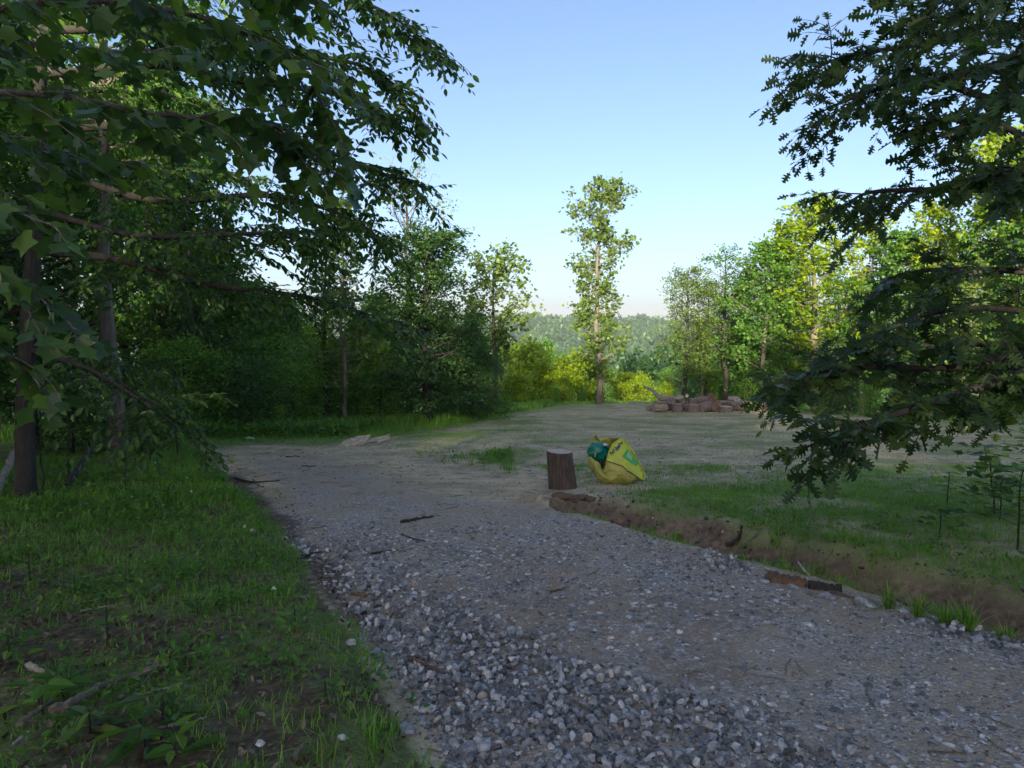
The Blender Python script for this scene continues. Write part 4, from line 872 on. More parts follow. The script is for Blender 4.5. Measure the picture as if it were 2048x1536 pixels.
stick('leaning_branch', [(-10, 1000), (15, 975), (40, 950)], .06, 'pale dead trunk leaning behind the near dark trunk', 'stick_pale', ends=[0, .2, .45])
stick('bank_stick', [(1493, 1090), (1510, 1080), (1528, 1063)], .012, 'thin stick propped on the clay bank of the ditch', 'stick_bark', ends=[0, .03, .06])
stick('bank_root', [(1455, 1095), (1475, 1092), (1484, 1080)], .024, 'dark stubby root sticking out of the ditch', 'bark_dark', ends=[0, .03, .10])
stick('white_root', [(1596, 1137), (1605, 1145), (1618, 1152)], .007, 'thin white curved root over the rotten board', 'pale_stone', ends=[.05, .03, 0])

# rotten board along the gravel edge
def plank(name, pa, pb, wid, th, label, m_, cat='board', wav=.012):
    a_, b_ = gp(*pa), gp(*pb); o = a_.copy(); bm = bmesh.new(); n = 14
    d = b_ - a_; L = np.linalg.norm(d); d = d / L; s = np.cross(d, [0, 0, 1]); s /= np.linalg.norm(s); rows = []
    for i in range(n + 1):
        t_ = i / n; c_ = a_ + d * L * t_ - o; w_ = wid * (.72 + .28 * math.sin(1 + t_ * 3)) * (1 - .35 * (t_ > .93)); r_ = []
        for (x_, z_) in ((-1, 0), (-.9, 1), (-.3, 1.1), (.3, .95), (.9, 1), (1, 0)):
            r_.append(bm.verts.new(Vector(c_ + s * (x_ * w_ / 2 + random.uniform(-1, 1) * wav) + np.array([0, 0, z_ * th * (.7 + .5 * random.random()) - .01]))))
        rows.append(r_)
    for i in range(n):
        for j in range(5): bm.faces.new((rows[i][j], rows[i + 1][j], rows[i + 1][j + 1], rows[i][j + 1]))
    bm.faces.new(rows[0][::-1]); bm.faces.new(rows[-1]); bmesh.ops.recalc_face_normals(bm, faces=bm.faces)
    me = bpy.data.meshes.new(name); bm.to_mesh(me); bm.free(); me.materials.append(MAT[m_]); ob = bpy.data.objects.new(name, me); COL.objects.link(ob); ob.location = o
    return tag(ob, label, cat)
plank('rotten_board', (1534, 1158), (1612, 1174), .13, .06, 'reddish rotten board lying among stones at the edge of the drive', 'wood_rotten')
plank('rotten_post', (1616, 1176), (1684, 1184), .08, .05, 'dark rotten post end lying right of the reddish board', 'bark_dark', 'post')
plank('bark_slab', (1660, 1186), (1720, 1200), .05, .02, 'thin brown strip of bark among the edge stones right of the post', 'wood_rotten', 'bark')

# stones --------------------------------------------------------------
def slab(name, u0, v0, u1, v1, outline, th, tilt, label, m_='flagstone', yaw=0):
    p = gp((u0 + u1) / 2, max(v0, v1)); sc_ = (u1 - u0) / 1366 * p[1]; bm = bmesh.new(); top = []; bot = []
    for (x_, y_) in outline:
        top.append(bm.verts.new((x_ * sc_, y_ * sc_, th * (.9 + .2 * random.random())))); bot.append(bm.verts.new((x_ * sc_ * .96 + .01, y_ * sc_ * .94, random.random() * .02)))
    ft = bm.faces.new(top); bm.faces.new(bot[::-1]); n = len(top)
    for i in range(n): bm.faces.new((bot[i], bot[(i + 1) % n], top[(i + 1) % n], top[i]))
    bmesh.ops.triangulate(bm, faces=bm.faces); bmesh.ops.subdivide_edges(bm, edges=bm.edges, cuts=2, use_grid_fill=True)
    for v_ in bm.verts: v_.co += Vector((random.gauss(0, 1), random.gauss(0, 1), random.gauss(0, .5))) * .008 * sc_
    bmesh.ops.recalc_face_normals(bm, faces=bm.faces); me = bpy.data.meshes.new(name); bm.to_mesh(me); bm.free(); me.materials.append(MAT[m_])
    ob = bpy.data.objects.new(name, me); COL.objects.link(ob); ob.location = (p[0], p[1] + .25 * sc_, gz(p[0], p[1] + .25 * sc_) + .02); ob.rotation_euler = (R(tilt[0]), R(tilt[1]), R(yaw)); return tag(ob, label, 'stone')
slab('flat_stone', 670, 893, 736, 893, [(-.5, -.2), (-.3, .22), (.1, .42), (.5, .36), (.46, .0), (.2, -.2), (-.2, -.3)], .065, (17, -9), 'larger flat tan stone slab tilted at the edge of the clearing')
slab('flat_stone', 732, 886, 778, 886, [(-.5, -.15), (-.35, .2), (.0, .3), (.45, .42), (.5, .1), (.25, .0), (.0, -.22)], .06, (15, -8), 'smaller flat tan stone slab right of the larger one')
def rock(name, u, v, s, label, m_='pale_stone', seed=1, sq=1.0):
    p = gp(u, v); T_, F_ = ico(3, seed); a = Acc(); by = [np.array(F_)]; V = T_ * s * np.array([1, 1, sq]); V += rng.normal(size=V.shape) * s * .02; a.add(V, by, .5 + .4 * rng.random())
    o = a.build(name, m_, origin=(0, 0, 0)); o.location = (p[0], p[1], p[2] + s * .25 * sq); o.rotation_euler = (rng.normal() * .2, rng.normal() * .2, rng.random() * 6); return tag(o, label, 'stone')
rock('pale_rock', 556, 858, .20, 'upper pale grey stone in the tall grass at the far left of the clearing', seed=3, sq=.6)
rock('pale_rock', 571, 872, .22, 'lower whitish stone in the tall grass, nearest of the little heap', seed=4, sq=.7)
rock('pale_rock', 577, 864, .20, 'grey upright stone at the right of the little heap in tall grass', 'gravel_stone', seed=5, sq=1.0)
rock('pale_rock', 499, 880, .13, 'small pale stone at the left end of the grass verge', seed=6, sq=.6)
rock('white_scrap', 676, 876, .12, 'flat white scrap in the grass behind the larger slab', seed=7, sq=.25)
rock('white_scrap', 686, 870, .10, 'second flat white scrap in the grass, farther back', seed=8, sq=.2)
rock('quartz', 377, 903, .09, 'white stone at the far left corner of the drive', seed=9, sq=.6)
rock('quartz', 686, 1478, .030, 'white quartz stone in the grass near the bottom centre-left', seed=10, sq=.6)
rock('quartz', 520, 1490, .024, 'small white quartz stone left of the bigger one at the bottom', seed=11, sq=.6)
rock('quartz', 506, 988, .035, 'small white pebble on the dark left edge of the drive', seed=12)
rock('quartz', 569, 1078, .03, 'white pebble where the left grass meets the drive', seed=13)
for i, (u, v, s, l) in enumerate([(1583, 1162, .05, 'pale stone resting against the top of the rotten board'), (1586, 1180, .06, 'pointed blue-grey stone in front of the rotten board'), (1530, 1166, .05, 'blue-grey stone at the left end of the rotten board'), (1650, 1196, .06, 'long blue-grey stone in front of the post'), (1662, 1200, .05, 'blue-grey stone right of the long stone by the post'), (1722, 1206, .07, 'largest blue-grey stone on the edge right of the post'), (1740, 1214, .045, 'grey stone touching the largest edge stone'),
    (1810, 1226, .04, 'flat grey stone at the foot of the bushy grass clump'), (1955, 1280, .05, 'wide pale stone below the largest grass clump'), (1990, 1288, .055, 'grey stone second from the right edge of the ditch line'), (2030, 1298, .05, 'grey stone at the right picture edge'),
    (702, 1289, .045, 'rounded stone lying alone in the dirt left of the loose band'), (727, 1285, .045, 'rounded stone right of the lone stone in the dirt'), (752, 1310, .05, 'big pale stone at the left rim of the loose band'), (755, 1340, .04, 'pale pointed stone alone below the big pale stone'), (818, 1465, .06, 'big square stone near the bottom of the loose band'), (855, 1424, .06, 'pale angular stone at the bottom left rim of the pile'), (935, 1508, .07, 'big dark angular stone at the bottom of the pile'), (968, 1498, .06, 'bright angular stone next to the big dark one at the bottom')]):
    rock('edge_stone', u, v, s * .85, l, 'gravel_stone', 30 + i, .85)

# log round standing by the ditch ----------------------------------------
def round_mesh(rb, rt, h, k=44, seed=0, rough=.05, shear=(0, 0), slant=0.0, dark=False):
    r = np.random.default_rng(seed); th = np.arange(k) * 2 * np.pi / k
    lob = 1 + rough * (np.sin(th * 3 + r.random() * 6) * .5 + np.sin(th * 2 + r.random() * 6) * .7) ; nz = 7; V = []
    gro = r.random(k) * .05
    for j in range(nz + 1):
        t_ = j / nz; rr = (rb + (rt - rb) * t_) * lob * (1 - gro * (.7 + .5 * r.random(k)))
        z = h * t_ + slant * np.cos(th) * rr * t_; V.append(np.stack([np.cos(th) * rr + shear[0] * t_, np.sin(th) * rr + shear[1] * t_, z], 1))
    V = np.array(V); i = np.arange(nz)[:, None] * k; j = np.arange(k)[None]; j2 = (j + 1) % k
    F = np.stack([i + j, i + j2, i + k + j2, i + k + j], -1).reshape(-1, 4); return V, F, k
def log_thing(name, loc, rot, rb, rt, h, label, bark_='bark_log', cut='wood_cut', seed=0, cat='log', slant=0.0, shear=(0, 0), hollow=False, split=False):
    root = empty(name, loc); root.rotation_euler = rot; tag(root, label, cat)
    V, F, k = round_mesh(rb, rt, h, 32 if h < 1 else 44, seed, slant=slant, shear=shear)
    if split: V[..., 0] = np.where(V[..., 0] > 0, V[..., 0] * .12, V[..., 0])
    a = Acc(); a.add(V.reshape(-1, 3), [F], .5); a.build('bark', bark_, root)
    for end, nm in ((0, -1), (-1, 1)):
        ring = V[end] * 1.0; c_ = ring.mean(0); ring = c_ + (ring - c_) * .985; off = np.array([0, 0, .003 * nm]); a = Acc()
        ins = c_ + (ring - c_) * (.45 if hollow and end == -1 else .5)
        VV = np.vstack([ring + off, ins + off, c_[None] + off]); kk = len(ring); j = np.arange(kk); j2 = (j + 1) % kk
        q4 = np.stack([j, j2, kk + j2, kk + j], 1); t3 = np.stack([kk + j, kk + j2, np.full(kk, 2 * kk)], 1)
        if nm < 0: q4 = q4[:, ::-1]; t3 = t3[:, ::-1]
        if hollow and end == -1:
            deep = ins + np.array([0, 0, -.25]) ; a.add(np.vstack([ring + off, ins + off]), [q4], .5); o = a.build('cut_face', cut, root); b2 = Acc(); b2.add(np.vstack([ins + off, deep, (c_ + [0, 0, -.25])[None]]), [np.stack([j, j2, kk + j2, kk + j], 1), np.stack([kk + j, kk + j2, np.full(kk, 2 * kk)], 1)], .5); b2.build('hollow', 'wood_heart', root)
        else: a.add(VV, [q4, t3], .5); a.build('cut_face', cut, root)
    return root
p = gp(1128, 980)
log_thing('log_round', (p[0], p[1] + .18, gz(p[0], p[1] + .18) - .03), (R(2), R(-2.5), 0), .205, .180, .56, 'dark-barked log round standing upright beside the yellow bag', 'bark_stump', 'wood_cut_pale', 3, 'log round', shear=(-.035, 0), slant=-.10)

# ---- log pile (distance about 29 m)
DL = 29.6
def lp(u, v, d=DL): return P(u, v, d)
K = DL / 1366
def up_round(u0, u1, vt, vb, label, d=DL, cut='wood_cut', tilt=(0, 0), seed=0, bk='bark_log', split=False):
    c_ = lp((u0 + u1) / 2, vb, d); zb = gz(c_[0], c_[1]) if vb > 818 else c_[2]; r_ = (u1 - u0) / 2 * K; h = (vb - vt) * K
    return log_thing('log_round', (c_[0], c_[1], zb - .02), (R(tilt[0]), R(tilt[1]), seed), r_, r_ * .96, h, label, bk, cut, seed, 'log round', split=split)
def lying(u, v, rpx, lpx, az, label, d=DL, tilt=0, seed=0, cut='wood_cut', bk='bark_log', hollow=False, on_ground=True, name='log_round'):
    c_ = lp(u, v, d); r_ = rpx * K; L = lpx * K; dr_ = np.array([math.cos(R(az)) * math.cos(R(tilt)), math.sin(R(az)) * math.cos(R(tilt)), math.sin(R(tilt))])
    z_ = gz(c_[0], c_[1]) + r_ * .95 if on_ground else c_[2]; st = np.array([c_[0], c_[1], z_]) - dr_ * L / 2
    q = Vector(dr_).to_track_quat('Z', 'Y').to_euler(); return log_thing(name, tuple(st), q, r_, r_ * .95, L, label, bk, cut, seed, 'log' if L > 1 else 'log round', hollow=hollow)
lying(1320, 813, 9.0, 27, 12, 'split half round lying at the left front of the log pile', tilt=0, seed=1, bk='bark_tan')
up_round(1343, 1366, 805, 823, 'upright round second from the left in the front row of the log pile', seed=2)
up_round(1367, 1377, 808, 823, 'narrow upright piece wedged in the middle of the front row', seed=22, d=29.9)
up_round(1374, 1400, 807, 823, 'upright round with a flat pale top in the middle of the front row', seed=3)
lying(1411, 813, 11, 24, 205, 'tilted round showing its rough cut end, right of the flat-topped round', seed=4, tilt=-8)
lying(1434, 813, 11, 24, 250, 'round facing the drive with its cut end, near the right end of the pile', seed=5, cut='wood_heart')
up_round(1439, 1464, 810, 823, 'low upright round with a white top at the right front of the pile', seed=6, cut='wood_cut_pale', d=28.9)
up_round(1353, 1372, 792, 805, 'tilted dark round on the upper left of the pile, top edge pale', d=30.1, tilt=(0, -25), seed=7)
up_round(1377, 1396, 796, 808, 'small upright round on the second tier, middle', d=30.1, seed=8)
lying(1403, 799, 7.5, 24, 8, 'dark-barked short log lying across the top of the pile', d=30.2, seed=9, on_ground=False)
lying(1424, 796, 9, 12, 262, 'reddish cut face round on top of the pile, right side', d=30.1, seed=10, on_ground=False, cut='wood_rotten')
lying(1374, 791, 3.6, 14, 255, 'pale small round topmost on the log pile', d=30.4, seed=11, on_ground=False, cut='wood_cut_pale')
lying(1386, 806, 9, 22, 350, 'round hidden behind the flat-topped front round', d=30.6, seed=12)
lying(1356, 802, 9, 22, 20, 'round hidden behind the tilted dark round', d=30.8, seed=13)
lying(1411, 806, 9, 24, 340, 'round supporting the dark short log at the back of the pile', d=30.9, seed=14)
lying(1336, 806, 8, 24, 200, 'dark round behind the left split round', d=30.6, seed=15)
lying(1301, 810, 5.5, 16, 215, 'small pale log end at the far left of the pile', d=30.8, seed=16, bk='bark_tan')
up_round(1337, 1349, 791, 806, 'grey weathered slab leaning on the left of the pile', d=29.9, tilt=(0, 22), seed=17, bk='wood_weathered', split=True)
lying(1323, 805, 3.4, 33, 4, 'flat brown split piece laid on the left split round', d=29.6, seed=18, on_ground=False, bk='bark_log', name='split_log')
lying(1494, 810, 10.5, 76, -40, 'long thick fallen trunk with a hollow end right of the log pile', d=30.0, seed=19, hollow=True, name='fallen_log', bk='bark_log', cut='wood_rotten')
lying(1448, 804, 3.5, 30, -14, 'thin weathered log between the pile and the fallen trunk', d=30.6, seed=20, bk='wood_weathered', on_ground=False, name='split_log')
def free_branch(name, pts, r0, r1, label, m_, forks=()):
    a = Acc(); c_ = curve([lp(*q) for q in pts], 12); o = c_[0].copy(); tube(a, c_, np.linspace(r0, r1, 12), 7, wob=.25)
    for f, e, rr in forks: s_ = c_[int(f * 11)]; tube(a, curve([s_, (s_ + lp(*e)) / 2 + [0, 0, .03], lp(*e)], 6), np.linspace(rr, rr * .4, 6), 5, wob=.2)
    return tag(a.build(name, m_, origin=o), label, 'branch')
free_branch('raised_limb', [(1350, 799, 30.2), (1325, 797, 30.3), (1314, 791, 30.3), (1306, 781, 30.3), (1287, 773, 30.3)], .15, .05, 'broken grey limb rising to the left from the log pile', 'wood_weathered', [(.45, (1330, 786, 30.4), .06)])
free_branch('white_branch', [(1256, 806, 31.5), (1272, 805, 31.3), (1298, 806, 31.2)], .05, .03, 'thin bleached branch lying left of the log pile', 'wood_weathered')
for i, (a0, b0_, l) in enumerate([((1462, 800), (1478, 797), 'broken grey bark heap piece on the near end of the fallen trunk'), ((1466, 806), (1482, 800), 'jagged grey splinter below the bark heap'), ((1458, 797), (1472, 803), 'curved grey bark strip left of the jagged splinter')]):
    free_branch('bark_piece', [(a0[0], a0[1], 29.5), ((a0[0] + b0_[0]) / 2, (a0[1] + b0_[1]) / 2 - 2, 29.4), (b0_[0], b0_[1], 29.4)], .12, .06, l, 'wood_weathered')
A = Acc(); o = gp(1550, 822)
for i in range(70):
    c_ = o + np.array([rng.uniform(-.75, .75), rng.uniform(-.3, .5), .03 + .16 * rng.random()]); d = np.array([rng.normal(), rng.normal() * .5, rng.normal() * .15]); d = d / np.linalg.norm(d) * (.15 + .3 * rng.random())
    tube(A, [c_ - d, c_ + rng.normal(size=3) * .02, c_ + d], .008 + .02 * rng.random() ** 2, 4, rng.random())
tag(A.build('brush_pile', 'wood_weathered', origin=o), 'low heap of grey twigs beyond the hollow end of the fallen trunk', 'brush pile')

# ---- culvert pipe end in the ditch head
p = gp(1150, 1012); root = empty('drain_pipe', p + np.array([0, .10, -.045])); tag(root, 'black drain pipe mouth in the head of the ditch below the log round', 'pipe')
m, t, b = mat('pipe_plastic'); b.inputs['Base Color'].default_value = (.012, .012, .013, 1); b.inputs['Roughness'].default_value = .5
m, t, b = mat('pipe_dark'); b.inputs['Base Color'].default_value = (.004, .004, .004, 1)
a = Acc(); k = 28; th = np.arange(k) * 2 * np.pi / k
def ring(r, y): return np.stack([np.cos(th) * r, np.full(k, y), np.sin(th) * r], 1)
rs = [ring(.085 + .008 * (i % 2), .22 - i * .022) for i in range(13)] + [ring(.076, -.045), ring(.074, .2)]
V = np.vstack(rs); i = np.arange(len(rs) - 1)[:, None] * k; j = np.arange(k)[None]; a.add(V, [np.stack([i + j, i + (j + 1) % k, i + k + (j + 1) % k, i + k + j], -1).reshape(-1, 4)])
a.build('pipe_wall', 'pipe_plastic', root, smooth=True); root.rotation_euler = (R(8), 0, R(-15))
rng2 = np.random.default_rng(5)
for i, (u, v, s) in enumerate([(1120, 996, .10), (1140, 999, .11), (1162, 1000, .10), (1180, 1003, .09)]):
    T_, F_ = ico(3, 70 + i); pp = gp(u, v); a = Acc(); a.add(T_ * s * [1.3, 1, .8] + rng.normal(size=T_.shape) * .006, [np.array(F_)]); oo = a.build('soil_clod', 'clod', origin=(0, 0, 0))
    oo.location = pp + np.array([0, .05, s * .1]); tag(oo, ['leftmost brown soil clod under the log round', 'brown soil clod above the pipe mouth', 'brown soil clod right of the pipe mouth', 'rightmost brown soil clod toward the yellow bag'][i], 'soil clod')

# ---- yellow carry bag
for nm, c0, ro in (('bag_lime', (.50, .58, .045), .45), ('bag_olive', (.44, .42, .10), .55), ('bag_dark', (.03, .04, .02), .6), ('ink_navy', (.02, .025, .10), .5), ('print_green', (.05, .42, .10), .45), ('print_white', (.45, .62, .40), .5), ('bag_teal', (.0, .20, .15), .38), ('bag_strap', (.55, .50, .14), .6), ('bag_pale', (.5, .6, .65), .4)):
    m, t, b = mat(nm); co = coords(t); n = noise(t, co, 9, 4); d_ = tuple(q * .62 for q in c0)
    t.links.new(mix(t, ramp(t, n, [(.45, (0, 0, 0)), (.75, (.7, .7, .7))]), c0, d_), b.inputs['Base Color']); b.inputs['Roughness'].default_value = ro
    if nm.startswith('bag'): bump(t, b, noise(t, co, 16, 5), .35, .012)
pb = gp(1240, 968); DB = pb[1] + .12; ks = DB / 1366 * (140 / 1870)
def bp(x_, z_, y_): return Vector(((x_ - 900) * ks, y_, (1370 - z_) * ks))
bag = empty('yellow_bag', (P(1165 + 900 / 13.36, 968, DB)[0], DB, gz(P(1232, 968, DB)[0], DB) - .01)); tag(bag, 'slumped bright yellow-green reusable bag lying open beside the log round', 'bag')
def patch(name, verts, faces, m_, sub=2, wr=.008, thick=.004, seed=1, smooth=True, crease=True):
    bm = bmesh.new(); vs_ = [bm.verts.new(bp(*q)) for q in verts]
    for f in faces: bm.faces.new([vs_[i] for i in f])
    bmesh.ops.triangulate(bm, faces=[f for f in bm.faces if len(f.verts) > 4])
    bmesh.ops.subdivide_edges(bm, edges=bm.edges, cuts=sub, use_grid_fill=True, smooth=0.0)
    bmesh.ops.triangulate(bm, faces=bm.faces); bm.normal_update(); bnd = {v_ for e in bm.edges if e.is_boundary for v_ in e.verts}
    for it in range(2):
        bmesh.ops.smooth_vert(bm, verts=[v_ for v_ in bm.verts if v_ not in bnd], factor=.5, use_axis_x=True, use_axis_y=True, use_axis_z=True)
    bmesh.ops.subdivide_edges(bm, edges=bm.edges, cuts=1, use_grid_fill=True); bm.normal_update()
    for v_ in bm.verts:
        q = v_.co; n_ = (vnoise(q.x * 1.0 + q.y, q.z * 1.6 + q.y, .07, seed) - .5) + .5 * (vnoise(q.x + q.z, q.y + q.z * .5, .035, seed + 3) - .5)
        v_.co = q + v_.normal * float(n_) * wr * 2 * (0.3 if v_ in bnd else 1)
    if thick:
        bmesh.ops.recalc_face_normals(bm, faces=bm.faces); bmesh.ops.solidify(bm, geom=bm.faces[:], thickness=thick)
    me = bpy.data.meshes.new(name); bm.to_mesh(me); bm.free()
    for p_ in me.polygons: p_.use_smooth = smooth
    me.materials.append(MAT[m_]); ob = bpy.data.objects.new(name, me); COL.objects.link(ob); ob.parent = bag; return ob
front = patch('front_panel', [(620, 712, -.12), (1040, 815, -.19), (1150, 925, -.21), (1400, 1090, -.16), (1600, 1240, -.10), (1695, 1130, -.04), (1480, 700, -.05), (1240, 290, -.02), (1110, 150, .02), (1030, 140, .03), (800, 290, -.02), (690, 500, -.08), (1150, 600, -.155)],
    [(0, 1, 12), (1, 2, 12), (2, 3, 12), (3, 4, 5, 12), (5, 6, 12), (6, 7, 12), (7, 8, 9, 12), (9, 10, 12), (10, 11, 12), (11, 0, 12)], 'bag_lime', wr=.007, seed=4)
body = patch('bag_body', [(620, 712, -.11), (1040, 820, -.18), (1150, 930, -.20), (1400, 1095, -.15), (1605, 1255, -.09), (1500, 1300, -.06), (1250, 1335, -.10), (1000, 1368, -.12), (760, 1378, -.11), (560, 1372, -.07), (380, 1130, -.05), (250, 990, -.0), (185, 780, .06), (178, 600, .14), (245, 640, .06), (420, 760, -.02), (540, 940, -.05), (590, 1060, -.10), (700, 1160, -.20), (820, 1130, -.24), (560, 980, -.11), (600, 860, -.12), (950, 1080, -.27), (1000, 950, -.25), (1250, 1180, -.22), (700, 1270, -.20), (400, 950, -.13), (300, 800, -.05), (780, 900, -.2)],
    [(0, 1, 23, 28), (1, 2, 23), (2, 3, 24, 23), (3, 4, 5, 24), (5, 6, 24), (24, 6, 7, 22), (24, 22, 23), (7, 8, 25, 22), (8, 9, 25), (9, 10, 26, 25), (10, 11, 26), (11, 12, 27, 26), (12, 13, 14, 27), (14, 15, 27), (15, 16, 26, 27), (16, 17, 26), (17, 18, 25, 26), (18, 19, 22, 25), (19, 28, 23, 22), (19, 18, 17, 20), (19, 20, 28), (20, 21, 28), (21, 0, 28)], 'bag_olive', wr=.017, seed=8)
back = patch('back_panel', [(178, 600, .15), (300, 420, .34), (560, 290, .40), (800, 230, .36), (1030, 145, .05), (1110, 152, .04), (1240, 290, .03), (1480, 700, .0), (1695, 1130, -.02), (1605, 1255, -.06), (1500, 1305, .0), (1560, 1200, .34), (1300, 600, .36), (1000, 1355, .3), (560, 1360, .25), (250, 1000, .25), (700, 800, .52), (1000, 1372, -.08), (560, 1374, -.05), (250, 990, .02), (185, 780, .08)],
    [(0, 1, 16, 15), (1, 2, 16), (2, 3, 12, 16), (3, 4, 5, 6, 12), (6, 7, 12), (7, 8, 11, 12), (8, 9, 10, 11), (12, 11, 13, 16), (13, 14, 15, 16), (10, 17, 13, 11), (17, 18, 14, 13), (18, 19, 15, 14), (19, 20, 0, 15)], 'bag_olive', wr=.012, seed=12)
def strip(name, pts, wid, m_, wdir=(0, 1, 0), parent=bag, thick=.004):
    c_ = curve([list(bp(*q)) for q in pts], 22); W_ = np.array(wdir, float); W_ /= np.linalg.norm(W_); a = Acc(); tg = norm(np.gradient(c_, axis=0)); nn = norm(np.cross(tg, W_)); V = []
    for s1, s2 in ((-1, -1), (1, -1), (1, 1), (-1, 1)): V.append(c_ + W_ * wid / 2 * s1 + nn * thick / 2 * s2)
    V = np.stack(V, 1).reshape(-1, 3); i = np.arange(21)[:, None] * 4; j = np.arange(4)[None]; a.add(V, [np.stack([i + j, i + (j + 1) % 4, i + 4 + (j + 1) % 4, i + 4 + j], -1).reshape(-1, 4)])
    return a.build(name, m_, parent)
strip('seam', [(615, 705, -.128), (830, 765, -.17), (1040, 818, -.203), (1150, 930, -.222), (1400, 1095, -.178), (1605, 1255, -.11), (1625, 1285, -.09)], .012, 'bag_dark', (.3, .2, 1))
strip('handle', [(345, 400, .28), (335, 250, .24), (345, 130, .22), (400, 105, .23), (430, 170, .26), (480, 240, .30), (560, 300, .34)], .05, 'bag_strap', (.75, -.6, .1))
strip('handle', [(200, 610, .07), (250, 555, .02), (320, 530, .0), (365, 570, .0), (362, 640, -.01)], .035, 'bag_strap', (.35, -.8, .5))
strip('rim', [(178, 600, .15), (300, 415, .33), (560, 285, .40), (800, 225, .36)], .014, 'bag_lime', (0, .4, 1))
strip('piping', [(1110, 148, .02), (1245, 285, -.02), (1485, 695, -.05), (1700, 1130, -.04), (1610, 1250, -.1)], .016, 'bag_lime', (1, -.4, .4), thick=.012)
strip('tag', [(1150, 925, -.225), (1100, 965, -.24), (1070, 1000, -.245)], .014, 'bag_strap', (.5, 0, 1))
# print on the front panel, draped on its surface
bmf = bmesh.new(); bmf.from_mesh(front.data); bvh = BVHTree.FromBMesh(bmf); bmf.free()
def drape(ob_me, off=.0035):
    for v_ in ob_me.vertices:
        h_ = bvh.ray_cast(Vector((v_.co.x, -2, v_.co.z)), Vector((0, 1, 0)))
        if h_[0] is not None: v_.co.y = h_[0].y - off
        else: v_.co.y = -.05 - off
def quad_on(name, cs, m_, off, n=10):
    bm = bmesh.new(); g_ = []
    c = [bp(a_, b_, 0) for a_, b_ in cs]
    for i in range(n + 1):
        g_.append([bm.verts.new((c[0].lerp(c[1], i / n)).lerp(c[3].lerp(c[2], i / n), j / n)) for j in range(n + 1)])
    for i in range(n):
        for j in range(n): bm.faces.new((g_[i][j], g_[i][j + 1], g_[i + 1][j + 1], g_[i + 1][j]))
    me = bpy.data.meshes.new(name); bm.to_mesh(me); bm.free(); drape(me, off); me.materials.append(MAT[m_]); ob = bpy.data.objects.new(name, me); COL.objects.link(ob); ob.parent = front; return ob
quad_on('green_print', [(1050, 590), (1205, 400), (1530, 800), (1450, 870)], 'print_green', .0035)
for i in range(5):
    f = i / 5; a0 = (1150 + 210 * f, 580 + 150 * f * 1.0); quad_on('print_line', [(1160 + 30 * i, 590 + 24 * i), (1245 + 22 * i, 470 + 38 * i), (1258 + 22 * i, 486 + 38 * i), (1173 + 30 * i, 606 + 24 * i)], 'print_white', .006, 4)
tc = bpy.data.curves.new('text', 'FONT'); tc.body = 'BigYellowBag'; tc.size = 1; tc.align_x = 'LEFT'; tc.offset = .05; to = bpy.data.objects.new('text', tc); COL.objects.link(to)
dg = bpy.context.evaluated_depsgraph_get(); me = bpy.data.meshes.new_from_object(to.evaluated_get(dg)); bpy.data.objects.remove(to); bpy.data.curves.remove(tc)
bm = bmesh.new(); bm.from_mesh(me); bmesh.ops.triangulate(bm, faces=bm.faces); bm.to_mesh(me); bm.free()
xs = [v_.co.x for v_ in me.vertices]; w_ = max(xs) - min(xs); A0 = bp(790, 580, 0); B0 = bp(1120, 270, 0); dx = (B0 - A0); uy = Vector((-dx.z, 0, dx.x)).normalized()
for v_ in me.vertices: v_.co = A0 + dx * ((v_.co.x - min(xs)) / w_) + uy * v_.co.y * dx.length / w_ * 1.7
drape(me); me.materials.clear(); me.materials.append(MAT['ink_navy']); o = bpy.data.objects.new('lettering', me); COL.objects.link(o); o.parent = front
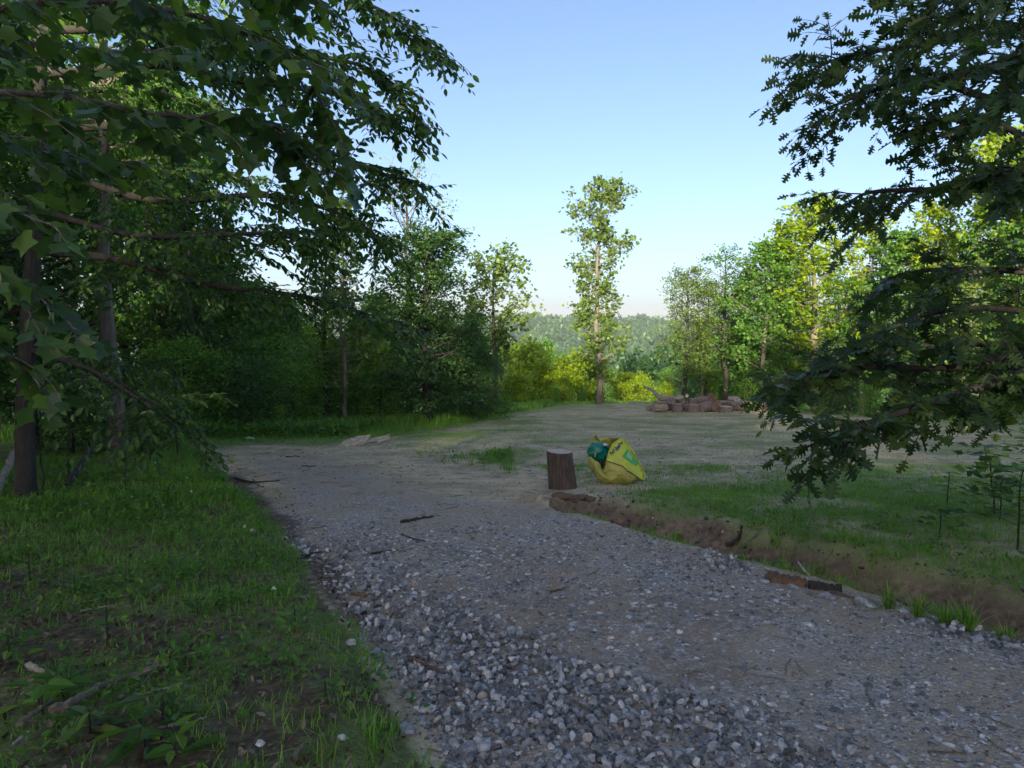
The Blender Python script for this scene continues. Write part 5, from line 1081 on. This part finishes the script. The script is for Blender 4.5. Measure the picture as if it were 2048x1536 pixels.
# green sack stuffed inside the mouth of the bag
def blob(name, c_, r_, m_, label, cat, seed, rot=0):
    bm = bmesh.new(); bmesh.ops.create_icosphere(bm, subdivisions=4, radius=1)
    for v_ in bm.verts:
        q = v_.co; n_ = float(vnoise(q.x * 1.3 + q.y + 5, q.z + q.y * .7 + 5, .45, seed) - .5) + .5 * float(vnoise(q.x + 9, q.z * 1.5 - q.y + 9, .2, seed + 1) - .5)
        s_ = 1 + .22 * n_; v_.co = Vector((q.x * r_[0] * s_, q.y * r_[1] * s_, q.z * r_[2] * s_))
    bmesh.ops.rotate(bm, verts=bm.verts, matrix=Matrix.Rotation(rot, 3, 'Y')); me = bpy.data.meshes.new(name); bm.to_mesh(me); bm.free()
    for p_ in me.polygons: p_.use_smooth = True
    me.materials.append(MAT[m_]); ob = bpy.data.objects.new(name, me); COL.objects.link(ob); ob.location = bag.location + bp(*c_); return tag(ob, label, cat)
blob('green_sack', (490, 560, .17), (.165, .14, .150), 'bag_teal', 'teal green plastic sack bulging from the mouth of the yellow bag', 'sack', 3, .3)
blob('pale_sack', (670, 350, .10), (.045, .06, .022), 'bag_pale', 'pale plastic wrapper between the teal sack and the yellow bag panel', 'wrapper', 5)
blob('dark_sack', (520, 850, .06), (.04, .07, .075), 'bag_dark', 'dark plastic wrap below the teal sack inside the yellow bag', 'wrapper', 6)

# ---- evening haze in the air (one even closed box)
m = bpy.data.materials.new('haze'); m.use_nodes = True; t = m.node_tree; t.nodes.remove(t.nodes['Principled BSDF'])
vv = t.nodes.new('ShaderNodeVolumePrincipled'); vv.inputs['Color'].default_value = (.80, .88, 1.0, 1); vv.inputs['Density'].default_value = 0.00025; vv.inputs['Anisotropy'].default_value = .0
t.links.new(vv.outputs[0], t.nodes['Material Output'].inputs['Volume'])
bm = bmesh.new(); bmesh.ops.create_cube(bm, size=1)
for v_ in bm.verts: v_.co = Vector((v_.co.x * 7300, 1050 + v_.co.y * 4600, -75 + (v_.co.z + .5) * 172))
me = bpy.data.meshes.new('haze'); bm.to_mesh(me); bm.free(); me.materials.append(m); o = bpy.data.objects.new('haze', me); COL.objects.link(o); tag(o, kind='stuff')
print('VERTS', sum(len(o.data.vertices) for o in bpy.data.objects if o.type == 'MESH'), 'OBJ', len(bpy.data.objects))
